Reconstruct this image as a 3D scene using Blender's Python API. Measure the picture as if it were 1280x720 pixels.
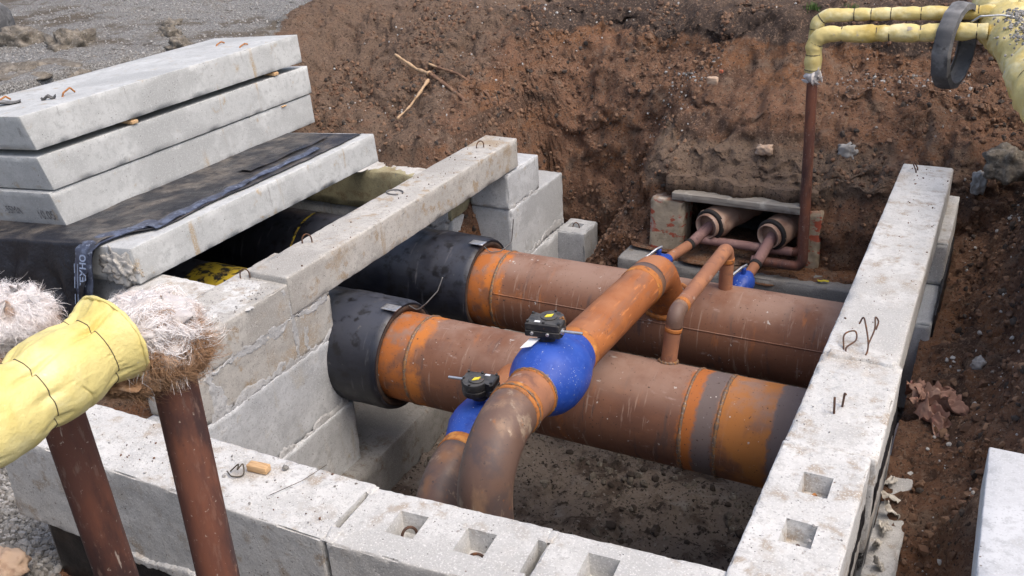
import bpy, bmesh, math, random
import numpy as np
from mathutils import Vector, Matrix

random.seed(7)
RNG = np.random.default_rng(11)
S = bpy.context.scene
C = S.collection
for o in list(bpy.data.objects):
    bpy.data.objects.remove(o)

# ------------------------------------------------------------------ camera, sky, sun, exposure
cam = bpy.data.cameras.new('camera')
cam.sensor_width = 36.0
cam.lens = 33.793
cam.clip_start = 0.05
cam.clip_end = 400
camo = bpy.data.objects.new('camera', cam)
C.objects.link(camo)
RX = Vector((0.89154439, 0.45076905, -0.0442252))
RY = Vector((0.15561069, -0.39653546, -0.90473474))
RZ = Vector((-0.42536328, 0.79972926, -0.42367344))
camo.matrix_world = Matrix(((RX.x, -RY.x, -RZ.x, 0), (RX.y, -RY.y, -RZ.y, 0), (RX.z, -RY.z, -RZ.z, 0), (0, 0, 0, 1)))
S.camera = camo

SUN_EL, SUN_AZ = math.radians(60), math.radians(-12)      # azimuth: direction towards the sun, from +x ccw
w = bpy.data.worlds.new('World')
S.world = w
w.use_nodes = True
nt = w.node_tree
bg = nt.nodes['Background']
sky = nt.nodes.new('ShaderNodeTexSky')
sky.sky_type = 'NISHITA'
sky.sun_disc = False
sky.sun_elevation = SUN_EL
sky.sun_rotation = math.pi / 2 - SUN_AZ
sky.air_density = 1.0
sky.dust_density = 5.0
sky.ozone_density = 0.6
nt.links.new(sky.outputs[0], bg.inputs[0])
bg.inputs[1].default_value = 0.15
sl = bpy.data.lights.new('sun', 'SUN')
sl.energy = 0.6
sl.angle = math.radians(40)
sl.color = (1.0, 0.95, 0.88)
so = bpy.data.objects.new('sun', sl)
C.objects.link(so)
sd = Vector((math.cos(SUN_EL) * math.cos(SUN_AZ), math.cos(SUN_EL) * math.sin(SUN_AZ), math.sin(SUN_EL)))
so.rotation_euler = sd.to_track_quat('Z', 'Y').to_euler()
S.view_settings.view_transform = 'Standard'
S.view_settings.look = 'None'
S.view_settings.gamma = 1
S.view_settings.use_curve_mapping = False
S.view_settings.exposure = 0.74
S.render.engine = 'CYCLES'

# ------------------------------------------------------------------ noise
def _h(ix, iy, iz, s):
    n = (ix.astype(np.int64) * 73856093) ^ (iy.astype(np.int64) * 19349663) ^ (iz.astype(np.int64) * 83492791) ^ (s * 2654435761 & 0x7fffffff)
    n = (n ^ (n >> 13)) * 1274126177 & 0x7fffffff
    n = (n ^ (n >> 16)) * 668265263 & 0x7fffffff
    n = n ^ (n >> 15)
    return (n & 0xffff) / 32767.5 - 1.0
def vnoise(P, s=0):
    P = np.asarray(P, float)
    i = np.floor(P)
    f = P - i
    f = f * f * f * (f * (f * 6 - 15) + 10)
    x, y, z = i[:, 0], i[:, 1], i[:, 2]
    r = 0
    for dx in (0, 1):
        for dy in (0, 1):
            for dz in (0, 1):
                wt = (f[:, 0] if dx else 1 - f[:, 0]) * (f[:, 1] if dy else 1 - f[:, 1]) * (f[:, 2] if dz else 1 - f[:, 2])
                r = r + wt * _h(x + dx, y + dy, z + dz, s)
    return r
def fbm(P, oc=4, s=0, gain=.5):
    P = np.asarray(P, float)
    a, r = 1.0, 0
    for k in range(oc):
        r = r + a * vnoise(P * 2.03 ** k + 17.3 * k, s + k)
        a *= gain
    return r
def sstep(x, a, b):
    t = np.clip((x - a) / (b - a), 0, 1)
    return t * t * (3 - 2 * t)

# ------------------------------------------------------------------ materials
def mat(name, base, layers=(), rough=.85, rvar=0.0, metal=0.0, spec=.4, bump=(), coat=0.0):
    """layers: ('noise',col,scale,lo,hi,stretch) ('spot',col,scale,radius) ('band',col,axis,a,b,soft,amp) ('up',col,lo,hi) ('attr',col,name,lo,hi)"""
    m = bpy.data.materials.new(name)
    m.use_nodes = True
    t = m.node_tree
    N, L = t.nodes, t.links
    bs = N['Principled BSDF']
    tc = N.new('ShaderNodeTexCoord')
    co = tc.outputs['Object']
    def mapr(v, a, b, c=0., d=1., smooth=True):
        n = N.new('ShaderNodeMapRange')
        if smooth: n.interpolation_type = 'SMOOTHSTEP'
        for k, x in zip((1, 2, 3, 4), (a, b, c, d)): n.inputs[k].default_value = x
        L.new(v, n.inputs[0]); return n.outputs[0]
    def noise(scale, stretch=None, detail=6, rough_=.6):
        v = co
        if stretch:
            mp = N.new('ShaderNodeMapping'); mp.inputs['Scale'].default_value = stretch
            L.new(co, mp.inputs[0]); v = mp.outputs[0]
        n = N.new('ShaderNodeTexNoise'); n.inputs['Scale'].default_value = scale
        n.inputs['Detail'].default_value = detail; n.inputs['Roughness'].default_value = rough_
        L.new(v, n.inputs[0]); return n.outputs['Fac']
    def mth(op, a, b):
        n = N.new('ShaderNodeMath'); n.operation = op
        for k, x in enumerate((a, b)):
            if isinstance(x, (int, float)): n.inputs[k].default_value = x
            else: L.new(x, n.inputs[k])
        return n.outputs[0]
    rgb = N.new('ShaderNodeRGB'); rgb.outputs[0].default_value = (*base, 1)
    cur = rgb.outputs[0]
    for l in layers:
        k, col = l[0], l[1]
        if k == 'noise':
            f = mapr(noise(l[2], l[5] if len(l) > 5 else None), l[3], l[4])
        elif k == 'spot':
            n = N.new('ShaderNodeTexVoronoi'); n.inputs['Scale'].default_value = l[2]
            L.new(co, n.inputs[0])
            f = mapr(n.outputs['Distance'], l[3] * 1.25, l[3] * .75)
            if len(l) > 4:
                f = mth('MULTIPLY', f, mapr(noise(l[4]), .5, .6))
        elif k == 'band':
            sp = N.new('ShaderNodeSeparateXYZ'); L.new(co, sp.inputs[0])
            v = mth('ADD', sp.outputs[l[2]], mth('MULTIPLY', mth('SUBTRACT', noise(5., (1.5, 1, 1)), .5), l[6] * 2.2))
            v = mth('ADD', v, mth('MULTIPLY', mth('SUBTRACT', noise(38.), .5), l[6] * 1.1))
            f = mth('MULTIPLY', mapr(v, l[3] - l[5], l[3] + l[5]), mapr(v, l[4] + l[5], l[4] - l[5]))
            if len(l) > 7:
                f = mth('MULTIPLY', f, mapr(noise(l[7]), .38, .58, .12, 1.))
        elif k == 'up':
            g = N.new('ShaderNodeNewGeometry'); sp = N.new('ShaderNodeSeparateXYZ'); L.new(g.outputs['Normal'], sp.inputs[0])
            f = mth('MULTIPLY', mapr(sp.outputs[2], l[2], l[3]), mapr(noise(l[4] if len(l) > 4 else 4.), .3, .62))
        elif k == 'attr':
            a = N.new('ShaderNodeAttribute'); a.attribute_name = l[2]
            v = mth('ADD', a.outputs['Fac'], mth('MULTIPLY', mth('SUBTRACT', noise(7.), .5), .9))
            f = mapr(v, l[3], l[4])
        elif k == 'an':
            a = N.new('ShaderNodeAttribute'); a.attribute_name = l[2]
            f = mth('MULTIPLY', mapr(a.outputs['Fac'], .3, .7), mapr(noise(l[3]), l[4], l[5]))
        mx = N.new('ShaderNodeMix'); mx.data_type = 'RGBA'
        L.new(f, mx.inputs['Factor']); L.new(cur, mx.inputs['A']); mx.inputs['B'].default_value = (*col, 1)
        cur = mx.outputs['Result']
    L.new(cur, bs.inputs['Base Color'])
    bs.inputs['Metallic'].default_value = metal
    bs.inputs['Specular IOR Level'].default_value = spec
    if coat: bs.inputs['Coat Weight'].default_value = coat
    if rvar:
        L.new(mapr(noise(6.), .3, .7, rough - rvar, rough + rvar), bs.inputs['Roughness'])
    else:
        bs.inputs['Roughness'].default_value = rough
    prev = None
    for b in bump:      # (kind, scale, strength, distance)
        bn = N.new('ShaderNodeBump'); bn.inputs['Strength'].default_value = b[2]; bn.inputs['Distance'].default_value = b[3]
        if b[0] == 'n':
            L.new(noise(b[1], b[4] if len(b) > 4 else None, 8, .65), bn.inputs['Height'])
        elif b[0] == 'pit':
            n = N.new('ShaderNodeTexVoronoi'); n.inputs['Scale'].default_value = b[1]; L.new(co, n.inputs[0])
            L.new(mapr(n.outputs['Distance'], .08, .22), bn.inputs['Height'])
        else:
            n = N.new('ShaderNodeTexVoronoi'); n.inputs['Scale'].default_value = b[1]; L.new(co, n.inputs[0])
            L.new(mth('MULTIPLY', n.outputs['Distance'], -1.), bn.inputs['Height'])
        if prev: L.new(prev, bn.inputs['Normal'])
        prev = bn.outputs[0]
    if prev: L.new(prev, bs.inputs['Normal'])
    return m

def concrete(name, base, stain=(.30, .25, .19), dark=(.2, .2, .2), st=.62, bump=.5, fine=1.):
    lite = tuple(min(.8, c * 1.15) for c in base)
    dk = tuple(c * .80 for c in base)
    return mat(name, base, [
        ('noise', lite, 2.3, .45, .62), ('noise', dk, 4., .5, .72), ('noise', tuple(c * .86 for c in base), 17., .48, .66),
        ('noise', stain, 1.5, st, st + .13), ('noise', stain, 8., st - .02, st + .12), ('noise', dark, 30., .62 + .1 * (1 - fine), .70 + .1 * (1 - fine)), ('noise', dark, 5., .64, .74, (3, 3, .35)), ('noise', stain, 3., .63, .72, (2.5, 2.5, .25)), ('noise', dk, .9, .5, .62),
        ('noise', tuple(c * (.70 + .18 * (1 - fine)) for c in base), 70., .56, .66), ('noise', lite, 110., .54, .64), ('spot', (.10, .09, .085), 34., .12, 5.), ('spot', (.16, .12, .09), 15., .07, 3.)],
        rough=.94, spec=.2, bump=(('n', 16., bump * .7, .01), ('n', 60., bump, .006), ('n', 150., bump * .9, .003), ('pit', 46., bump * .6, .004)))

M = {}
M['conc_slab'] = concrete('precast_concrete', (.455, .465, .46), (.39, .32, .23), (.29, .29, .28), .62, .2, .0)
M['conc_white'] = concrete('white_cast_concrete', (.54, .535, .515), (.38, .33, .275), (.29, .27, .25), .54, .6)
M['conc_grey'] = concrete('grey_block_concrete', (.46, .475, .485), (.40, .37, .31), (.29, .29, .29), .62, .45)
M['conc_beam'] = concrete('formed_beam_concrete', (.42, .405, .375), (.33, .26, .18), (.17, .17, .17), .56, .5)
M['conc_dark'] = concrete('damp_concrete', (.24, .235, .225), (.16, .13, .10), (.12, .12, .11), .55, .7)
M['conc_new'] = concrete('fresh_white_slab_concrete', (.48, .49, .50), (.42, .40, .37), (.36, .36, .35), .66, .25, .3)
M['mortar'] = concrete('smeared_mortar', (.45, .455, .455), (.38, .36, .32), (.31, .31, .30), .6, .6)
M['yellow_block'] = concrete('yellowish_block_concrete', (.36, .33, .21), (.25, .2, .12), (.2, .2, .18), .55, .6)
M['tar'] = mat('bitumen_coating', (.012, .012, .014), [('noise', (.03, .028, .028), 7., .5, .7)], rough=.55, rvar=.15, spec=.4, bump=(('n', 25., .6, .01),))
M['tar_grey'] = mat('bitumen_streaked_concrete', (.30, .31, .32), [('noise', (.02, .02, .022), 5., .42, .55, (1, .5, 1.6)), ('noise', (.5, .5, .49), 11., .62, .7)], rough=.85, bump=(('n', 25., .5, .01),))
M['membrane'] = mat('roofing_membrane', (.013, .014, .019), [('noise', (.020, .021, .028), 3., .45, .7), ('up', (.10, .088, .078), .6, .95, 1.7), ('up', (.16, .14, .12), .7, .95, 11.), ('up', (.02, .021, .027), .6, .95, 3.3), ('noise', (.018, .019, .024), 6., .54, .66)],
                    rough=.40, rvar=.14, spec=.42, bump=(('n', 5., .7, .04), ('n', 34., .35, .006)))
M['strip'] = mat('membrane_edge_film', (.055, .065, .10), [('noise', (.11, .135, .20), 12., .45, .62), ('noise', (.25, .29, .37), 40., .58, .68), ('noise', (.03, .033, .045), 9., .55, .66)], rough=.42, spec=.5, bump=(('n', 20., .4, .006),))
M['print'] = mat('pale_blue_print', (.40, .49, .66), [('noise', (.15, .18, .26), 60., .6, .7)], rough=.6)
M['ink'] = mat('faded_marker_ink', (.13, .13, .14), [('noise', (.34, .34, .34), 40., .5, .6)], rough=.9)
M['rebar'] = mat('rusty_wire', (.10, .06, .045), [('noise', (.2, .09, .04), 30., .5, .65)], rough=.8, metal=.3, bump=(('n', 120., .4, .002),))
M['rebar_bright'] = mat('orange_rusty_loop', (.38, .16, .05), [('noise', (.2, .09, .04), 30., .5, .65)], rough=.85)
M['grey_wire'] = mat('grey_wire', (.16, .155, .15), rough=.5, metal=.5)
RUST = (.19, .086, .050)
def rust(name, bands=(), base=RUST, dust=(.285, .180, .135), dl=(.45, .98)):
    return mat(name, base, [
        ('noise', (.135, .062, .04), 2.2, .48, .72, (.6, 1, 1)), ('noise', (.27, .115, .055), 4.5, .56, .74, (.3, 1, 1)),
        ('noise', (.115, .065, .05), 16., .56, .68, (1, .16, .16)), ('noise', (.30, .20, .15), 22., .58, .68, (1.2, .12, .12)), ('noise', (.30, .11, .04), 6., .60, .70, (1, .3, .3)), ('up', dust, dl[0], dl[1], 2.2), ('noise', (.3, .2, .16), 21., .62, .74, (.4, 1, 1)),
        *bands, ('noise', (.50, .46, .42), 13., .665, .71), ('noise', (.07, .04, .03), 42., .63, .70), ('spot', (.62, .58, .52), 16., .07, 2.), ('noise', (.45, .40, .35), 4., .68, .73, (.6, 1.6, 1.6)), ('spot', (.08, .045, .03), 24., .10, 3.)],
        rough=.72, rvar=.12, spec=.35, bump=(('n', 40., .22, .004), ('n', 7., .15, .01)))
OR = (.39, .125, .030); GB = (.15, .115, .105); BR = (.33, .10, .022)
M['rust_near'] = rust('rusted_steel_near_main', [('band', OR, 0, -4.3, -3.80, .03, .10, 7.), ('band', (.50, .17, .035), 0, -3.79, -3.66, .03, .06, 5.), ('band', OR, 0, -1.615, -1.50, .022, .06),
    ('band', GB, 0, -1.515, -1.375, .02, .05), ('band', (.40, .155, .04), 0, -1.37, -1.01, .015, .03, 4.), ('band', GB, 0, -1.01, -.84, .02, .05), ('band', (.33, .17, .07), 0, -.82, -.2, .03, .05, 3.)])
M['rust_far'] = rust('rusted_steel_far_main', [('band', OR, 0, -4.3, -3.90, .03, .08, 7.), ('band', (.50, .16, .03), 0, -3.895, -3.72, .03, .06, 6.)])
M['rust_orange'] = mat('fresh_orange_rust', (.31, .105, .034), [('noise', (.40, .14, .042), 3., .45, .65), ('noise', (.19, .07, .032), 4., .50, .64, (1, .5, 1)), ('noise', (.25, .11, .06), 9., .5, .62, (1, .15, 1)), ('noise', (.52, .19, .06), 30., .56, .68, (1, .15, 1)),
    ('noise', (.16, .06, .03), 22., .6, .72), ('up', (.36, .155, .075), .6, .98, 3.), ('spot', (.6, .5, .42), 22., .05, 3.)], rough=.75, rvar=.1, spec=.3, bump=(('n', 60., .25, .003),))
M['rust_elbow'] = mat('mill_scale_elbow', (.145, .088, .066), [('noise', (.25, .155, .10), 6., .5, .66, (1, 1, .4)), ('noise', (.095, .068, .062), 3.5, .45, .65), ('noise', (.24, .12, .06), 2.2, .54, .68), ('noise', (.33, .25, .18), 7., .60, .70, (1, 1, .5)), ('noise', (.42, .33, .24), 15., .64, .74),
    ('noise', (.07, .05, .045), 30., .62, .72), ('noise', (.3, .12, .04), 9., .64, .74)], rough=.5, rvar=.14, spec=.45, bump=(('n', 30., .25, .004),))
M['rust_thin'] = mat('dusty_thin_rust_pipe', (.28, .125, .07), [('noise', (.36, .16, .08), 5., .45, .65), ('noise', (.19, .09, .06), 12., .52, .7), ('noise', (.42, .3, .24), 9., .62, .74)], rough=.8, bump=(('n', 60., .3, .003),))
M['rust_dark'] = mat('dark_red_rust_riser', (.105, .044, .032), [('noise', (.05, .026, .024), 3., .48, .62, (1, 1, .4)), ('noise', (.20, .085, .045), 2.5, .54, .66, (1, 1, .3)), ('noise', (.15, .09, .07), 45., .56, .66, (1, 1, .3)), ('spot', (.03, .02, .018), 30., .12, 4.), ('noise', (.16, .06, .036), 5., .45, .66, (1, 1, .3)), ('noise', (.055, .027, .024), 7., .54, .72, (1, 1, .35)), ('noise', (.2, .1, .065), 26., .62, .74, (1, 1, .4)), ('noise', (.30, .24, .20), 60., .64, .70), ('noise', (.33, .27, .23), 14., .68, .72, (2, 2, .25))],
    rough=.62, rvar=.12, spec=.35, bump=(('n', 70., .3, .002), ('n', 9., .2, .006, (1, 1, .3))))
M['pink_pipe'] = mat('primer_red_pipe', (.24, .135, .12), [('noise', (.33, .2, .17), 8., .5, .65), ('noise', (.14, .085, .075), 18., .58, .7)], rough=.75)
M['weld'] = mat('weld_bead', (.17, .12, .09), [('noise', (.32, .16, .06), 40., .45, .6), ('noise', (.3, .29, .27), 60., .58, .68)], rough=.6, metal=.3, bump=(('n', 90., .8, .004),))
M['weld_rust'] = mat('orange_weld_band', (.42, .15, .035), [('noise', (.2, .09, .04), 20., .5, .65), ('noise', (.55, .24, .06), 9., .55, .65)], rough=.7, bump=(('n', 70., .5, .003),))
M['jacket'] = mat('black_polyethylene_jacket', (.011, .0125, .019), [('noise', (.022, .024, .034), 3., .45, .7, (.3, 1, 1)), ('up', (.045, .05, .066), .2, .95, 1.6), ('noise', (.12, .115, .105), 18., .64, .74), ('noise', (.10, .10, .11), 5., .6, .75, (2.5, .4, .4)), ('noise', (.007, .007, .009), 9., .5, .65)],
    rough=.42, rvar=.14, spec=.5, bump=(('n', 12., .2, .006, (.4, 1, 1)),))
M['jacket_end'] = mat('brown_foam_jacket_end', (.045, .028, .02), [('noise', (.08, .045, .026), 14., .45, .65), ('noise', (.015, .012, .012), 7., .5, .65)], rough=.8, bump=(('n', 60., .5, .005),))
M['yellow_tar'] = mat('yellow_paint_on_jacket', (.50, .37, .03), [('noise', (.02, .02, .02), 9., .46, .56), ('noise', (.36, .24, .05), 14., .5, .7)], rough=.7)
M['blue'] = mat('blue_valve_paint', (.019, .064, .34), [('noise', (.026, .082, .40), 4., .45, .65), ('noise', (.016, .050, .28), 10., .55, .7), ('spot', (.50, .51, .53), 60., .12, 3.), ('noise', (.6, .6, .58), 55., .665, .70), ('noise', (.16, .15, .15), 5., .66, .72), ('noise', (.04, .095, .40), 30., .56, .66)],
    rough=.5, rvar=.12, spec=.4, bump=(('n', 90., .16, .002),))
M['black_cast'] = mat('black_cast_iron', (.017, .017, .018), [('noise', (.04, .038, .036), 20., .5, .65), ('up', (.085, .08, .074), .5, 1., 16.), ('noise', (.3, .13, .035), 11., .63, .7)], rough=.55, rvar=.1, spec=.45, bump=(('n', 70., .4, .002),))
M['steel'] = mat('zinc_steel', (.55, .56, .57), [('noise', (.35, .35, .35), 30., .5, .7)], rough=.35, metal=.8)
M['yellow_mark'] = mat('yellow_indicator', (.75, .62, .05), rough=.6)
M['white_tag'] = mat('white_paper_tag', (.75, .75, .76), rough=.8)
M['wood'] = mat('pale_cut_wood', (.58, .38, .20), [('noise', (.42, .25, .12), 14., .45, .65, (1, 8, 8)), ('noise', (.68, .5, .3), 5., .5, .7)], rough=.8)
M['grey_wood'] = mat('weathered_grey_plank', (.25, .23, .20), [('noise', (.15, .13, .11), 8., .45, .65, (.3, 6, 6)), ('noise', (.34, .32, .28), 6., .55, .7)], rough=.9, bump=(('n', 12., .5, .008, (.3, 6, 6)),))
M['brick'] = mat('mortar_smeared_brick', (.36, .30, .22), [('noise', (.27, .22, .15), 9., .45, .65), ('up', (.24, .13, .085), .3, .8, 3.), ('noise', (.34, .085, .05), 7.5, .53, .58, (.8, .8, 1.6)), ('noise', (.42, .38, .32), 4., .55, .7), ('noise', (.2, .13, .09), 24., .62, .72)], rough=.95, bump=(('n', 14., .8, .015), ('n', 70., .5, .004)))
M['old_wrap'] = mat('old_plaster_pipe_wrap', (.34, .225, .165), [('noise', (.24, .14, .10), 5., .5, .68), ('noise', (.42, .31, .25), 4., .55, .7), ('noise', (.25, .12, .08), 12., .6, .72)], rough=.9, bump=(('n', 18., .5, .01),))
M['wrap_edge'] = mat('black_torn_wrap_edge', (.02, .018, .018), rough=.8)
M['yellow_wrap'] = mat('yellow_insulation_film', (.70, .60, .24), [('noise', (.75, .68, .36), 5., .45, .65), ('noise', (.62, .50, .15), 3., .5, .68), ('noise', (.42, .35, .2), 15., .66, .76), ('noise', (.56, .52, .45), 34., .68, .76)],
    rough=.46, rvar=.12, spec=.45, bump=(('n', 6., .5, .03), ('n', 16., .35, .012, (1, .5, 1)), ('n', 60., .12, .002)))
M['yellow_far'] = mat('dusty_yellow_insulation_film', (.66, .54, .22), [('noise', (.74, .66, .38), 6., .45, .65), ('noise', (.5, .37, .10), 4., .5, .68), ('noise', (.38, .33, .27), 7., .62, .70), ('noise', (.5, .47, .42), 20., .66, .72)],
    rough=.6, rvar=.1, spec=.35, bump=(('n', 11., .5, .02), ('n', 40., .3, .006)))
M['wire_wrap'] = mat('dark_binding_wire', (.09, .075, .055), rough=.6, metal=.4)
M['wool_strand'] = mat('white_wool_strands', (.86, .83, .82), [('noise', (.72, .63, .58), 9., .50, .68), ('noise', (.50, .34, .24), 7., .60, .68)], rough=1., spec=.05)
M['wool_white'] = mat('white_mineral_wool', (.70, .67, .66), [('noise', (.50, .41, .37), 8., .50, .68), ('noise', (.70, .68, .675), 30., .55, .68, (1, .3, 1)), ('noise', (.42, .30, .23), 11., .62, .70)], rough=1., spec=.05, bump=(('n', 60., .9, .012, (1, .22, .5)), ('n', 24., .8, .02)))
M['wool_brown'] = mat('brown_mineral_wool', (.36, .22, .13), [('noise', (.5, .36, .26), 12., .5, .66), ('noise', (.22, .13, .075), 20., .52, .68)], rough=1., spec=.05, bump=(('n', 40., .8, .02, (1, .3, 1)),))
M['wool_pale'] = mat('pale_wool_core', (.56, .52, .50), [('noise', (.64, .61, .60), 9., .45, .6), ('noise', (.55, .38, .28), 7., .62, .70)], rough=1., spec=.05, bump=(('n', 40., .8, .02, (1, .3, 1)),))
M['rubber'] = mat('dusty_grey_rubber', (.085, .086, .09), [('noise', (.17, .17, .172), 7., .5, .68), ('noise', (.04, .04, .042), 12., .55, .7), ('up', (.23, .23, .23), .4, .9, 6.)], rough=.8, bump=(('n', 30., .4, .006),))
M['rag'] = mat('faded_pinkish_cloth', (.34, .20, .15), [('noise', (.42, .28, .22), 8., .5, .68), ('noise', (.2, .12, .08), 10., .55, .7), ('noise', (.45, .2, .17), 13., .6, .7)], rough=.95, bump=(('n', 40., .5, .006),))
M['scrap'] = mat('off_white_torn_film', (.56, .53, .47), [('noise', (.36, .32, .26), 14., .52, .68)], rough=.8)
M['root'] = mat('peeled_root', (.15, .085, .055), [('noise', (.25, .15, .09), 12., .5, .66)], rough=.9)
M['root_pale'] = mat('pale_root_wood', (.48, .33, .20), [('noise', (.34, .22, .12), 16., .5, .66)], rough=.85)
M['stone'] = mat('grey_stone', (.28, .275, .265), [('noise', (.4, .39, .37), 9., .5, .66), ('noise', (.2, .18, .16), 14., .5, .66)], rough=.95, bump=(('n', 40., .5, .004),))
M['stone_white'] = mat('pale_pebble', (.46, .45, .43), [('noise', (.30, .27, .24), 3., .5, .62)], rough=.9)
M['stone_dark'] = mat('dark_gravel_stone', (.16, .155, .145), [('noise', (.27, .26, .24), 6., .45, .6), ('noise', (.09, .085, .08), 5., .55, .68)], rough=.9)
M['stone_brown'] = mat('brown_pebble', (.165, .092, .058), [('noise', (.085, .05, .034), 6., .42, .6), ('noise', (.2, .13, .09), 4., .58, .68)], rough=.95)
M['clod'] = mat('grey_brown_earth_clod', (.165, .145, .118), [('noise', (.28, .26, .23), 34., .56, .64), ('noise', (.07, .06, .05), 40., .56, .64), ('noise', (.25, .22, .18), 8., .5, .66), ('noise', (.11, .095, .08), 14., .5, .66)], rough=1., bump=(('n', 30., .8, .02),))
M['clod_light'] = mat('dry_light_clod', (.215, .135, .09), [('noise', (.14, .085, .058), 9., .5, .62)], rough=1., spec=.1)
M['clod_dark'] = mat('dark_damp_clod', (.055, .044, .037), [('noise', (.10, .082, .07), 12., .5, .66)], rough=1.)
M['leaf'] = mat('yellow_leaf', (.6, .5, .04), rough=.7)
M['green'] = mat('green_grass', (.07, .13, .03), rough=.9)
M['red_brick_bit'] = mat('red_brick_fragment', (.4, .11, .06), [('noise', (.3, .15, .1), 20., .5, .66)], rough=.95)
M['tan_stone'] = mat('tan_brick_fragment', (.45, .33, .24), [('noise', (.35, .24, .17), 20., .5, .66)], rough=.95)
GV = (.20, .196, .186)
M['dirt'] = mat('reddish_brown_soil', (0.188, 0.106, 0.068), [
    ('noise', (.215, .108, .058), 1.1, .48, .60, (.35, .35, 2.6)), ('noise', (.105, .066, .048), .9, .55, .64, (.3, .3, 3.4)),
    ('noise', (0.220, 0.121, 0.077), 1.3, .46, .64), ('noise', (0.104, 0.063, 0.046), 1.9, .54, .70), ('noise', (0.188, 0.130, 0.095), 2.9, .54, .66), ('noise', (0.092, 0.057, 0.041), 6., .57, .68),
    ('attr', (0.180, 0.130, 0.096), 'clay', .35, .8), ('attr', (0.074, 0.055, 0.046), 'topsoil', .42, .70), ('attr', (0.120, 0.075, 0.053), 'damp', .5, 1.3), ('attr', (0.164, 0.115, 0.085), 'greyish', .4, .8),
    ('noise', (0.248, 0.164, 0.115), 17., .58, .70), ('noise', (0.064, 0.042, 0.033), 14., .60, .70), ('noise', (0.288, 0.214, 0.163), 60., .64, .72),
    ('noise', (0.224, 0.157, 0.115), 36., .56, .64), ('noise', (0.054, 0.038, 0.030), 42., .57, .64), ('noise', (0.288, 0.222, 0.174), 85., .61, .69), ('noise', (0.044, 0.032, 0.026), 78., .60, .68),
    ('attr', (.235, .195, .163), 'pitfloor', .2, .4), ('an', (.105, .080, .065), 'pitfloor', 2.2, .50, .62), ('an', (.29, .265, .24), 'pitfloor', 3.4, .58, .72), ('an', (.060, .049, .042), 'pitfloor', 8., .58, .66), ('an', (.30, .27, .24), 'pitfloor', 26., .60, .68), ('an', (.04, .034, .03), 'pitfloor', 34., .56, .63),
    ('attr', GV, 'gravel', .42, .58), ('an', (.12, .115, .108), 'gravel', 50., .5, .6)],
    rough=1., spec=.12, bump=(('n', 7., .7, .06), ('n', 24., 1., .03), ('n', 70., 1., .012), ('n', 180., .8, .004)))
M['gravel_ground'] = mat('crushed_gravel', GV, [('noise', (.19, .175, .15), 1.6, .48, .64), ('noise', (.31, .305, .295), 34., .5, .6), ('noise', (.12, .115, .108), 55., .50, .60), ('noise', (.42, .415, .40), 80., .56, .64), ('noise', (.125, .108, .088), .8, .50, .62), ('noise', (.10, .09, .08), 6., .58, .68)],
    rough=1., spec=.12, bump=(('v', 45., .9, .02), ('n', 60., .7, .012), ('n', 4., .5, .05)))

# ------------------------------------------------------------------ object helpers
def wloc(o):
    v = Vector((0, 0, 0))
    while o: v += o.location; o = o.parent
    return v
def part(name, V, F, m, parent=None, smooth=True, sharp=None):
    me = bpy.data.meshes.new(name)
    V = np.asarray(V, float)
    me.from_pydata(V.tolist(), [], [tuple(int(i) for i in f) for f in F])
    mats = m if isinstance(m, (list, tuple)) else [m]
    for q in mats: me.materials.append(q)
    if smooth: me.polygons.foreach_set('use_smooth', [True] * len(me.polygons))
    if sharp and hasattr(me, 'set_sharp_from_angle'):
        me.set_sharp_from_angle(angle=math.radians(sharp))
    me.update()
    o = bpy.data.objects.new(name, me)
    C.objects.link(o)
    if parent:
        o.parent = parent
        o.location = -wloc(parent)
    return o
def tag(o, label, cat, group=None, kind=None):
    o['label'] = label; o['category'] = cat
    if group: o['group'] = group
    if kind: o['kind'] = kind
    return o
def struct(o, kind='structure'):
    o['kind'] = kind; return o
def thing(name, label, cat, loc, group=None):
    o = bpy.data.objects.new(name, None)
    o.empty_display_size = .1
    C.objects.link(o); o.location = loc
    return tag(o, label, cat, group)

def join(*vf):
    V, F, n = [], [], 0
    for v, f in vf:
        v = np.asarray(v); V.append(v); F += [tuple(i + n for i in q) for q in f]; n += len(v)
    return np.concatenate(V), F
def rotz(V, a, c=(0, 0, 0)):
    V = np.asarray(V) - c; s, k = math.sin(a), math.cos(a)
    return np.stack([V[:, 0] * k - V[:, 1] * s, V[:, 0] * s + V[:, 1] * k, V[:, 2]], 1) + c
def roty(V, a, c=(0, 0, 0)):
    V = np.asarray(V) - c; s, k = math.sin(a), math.cos(a)
    return np.stack([V[:, 0] * k + V[:, 2] * s, V[:, 1], -V[:, 0] * s + V[:, 2] * k], 1) + c

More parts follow.
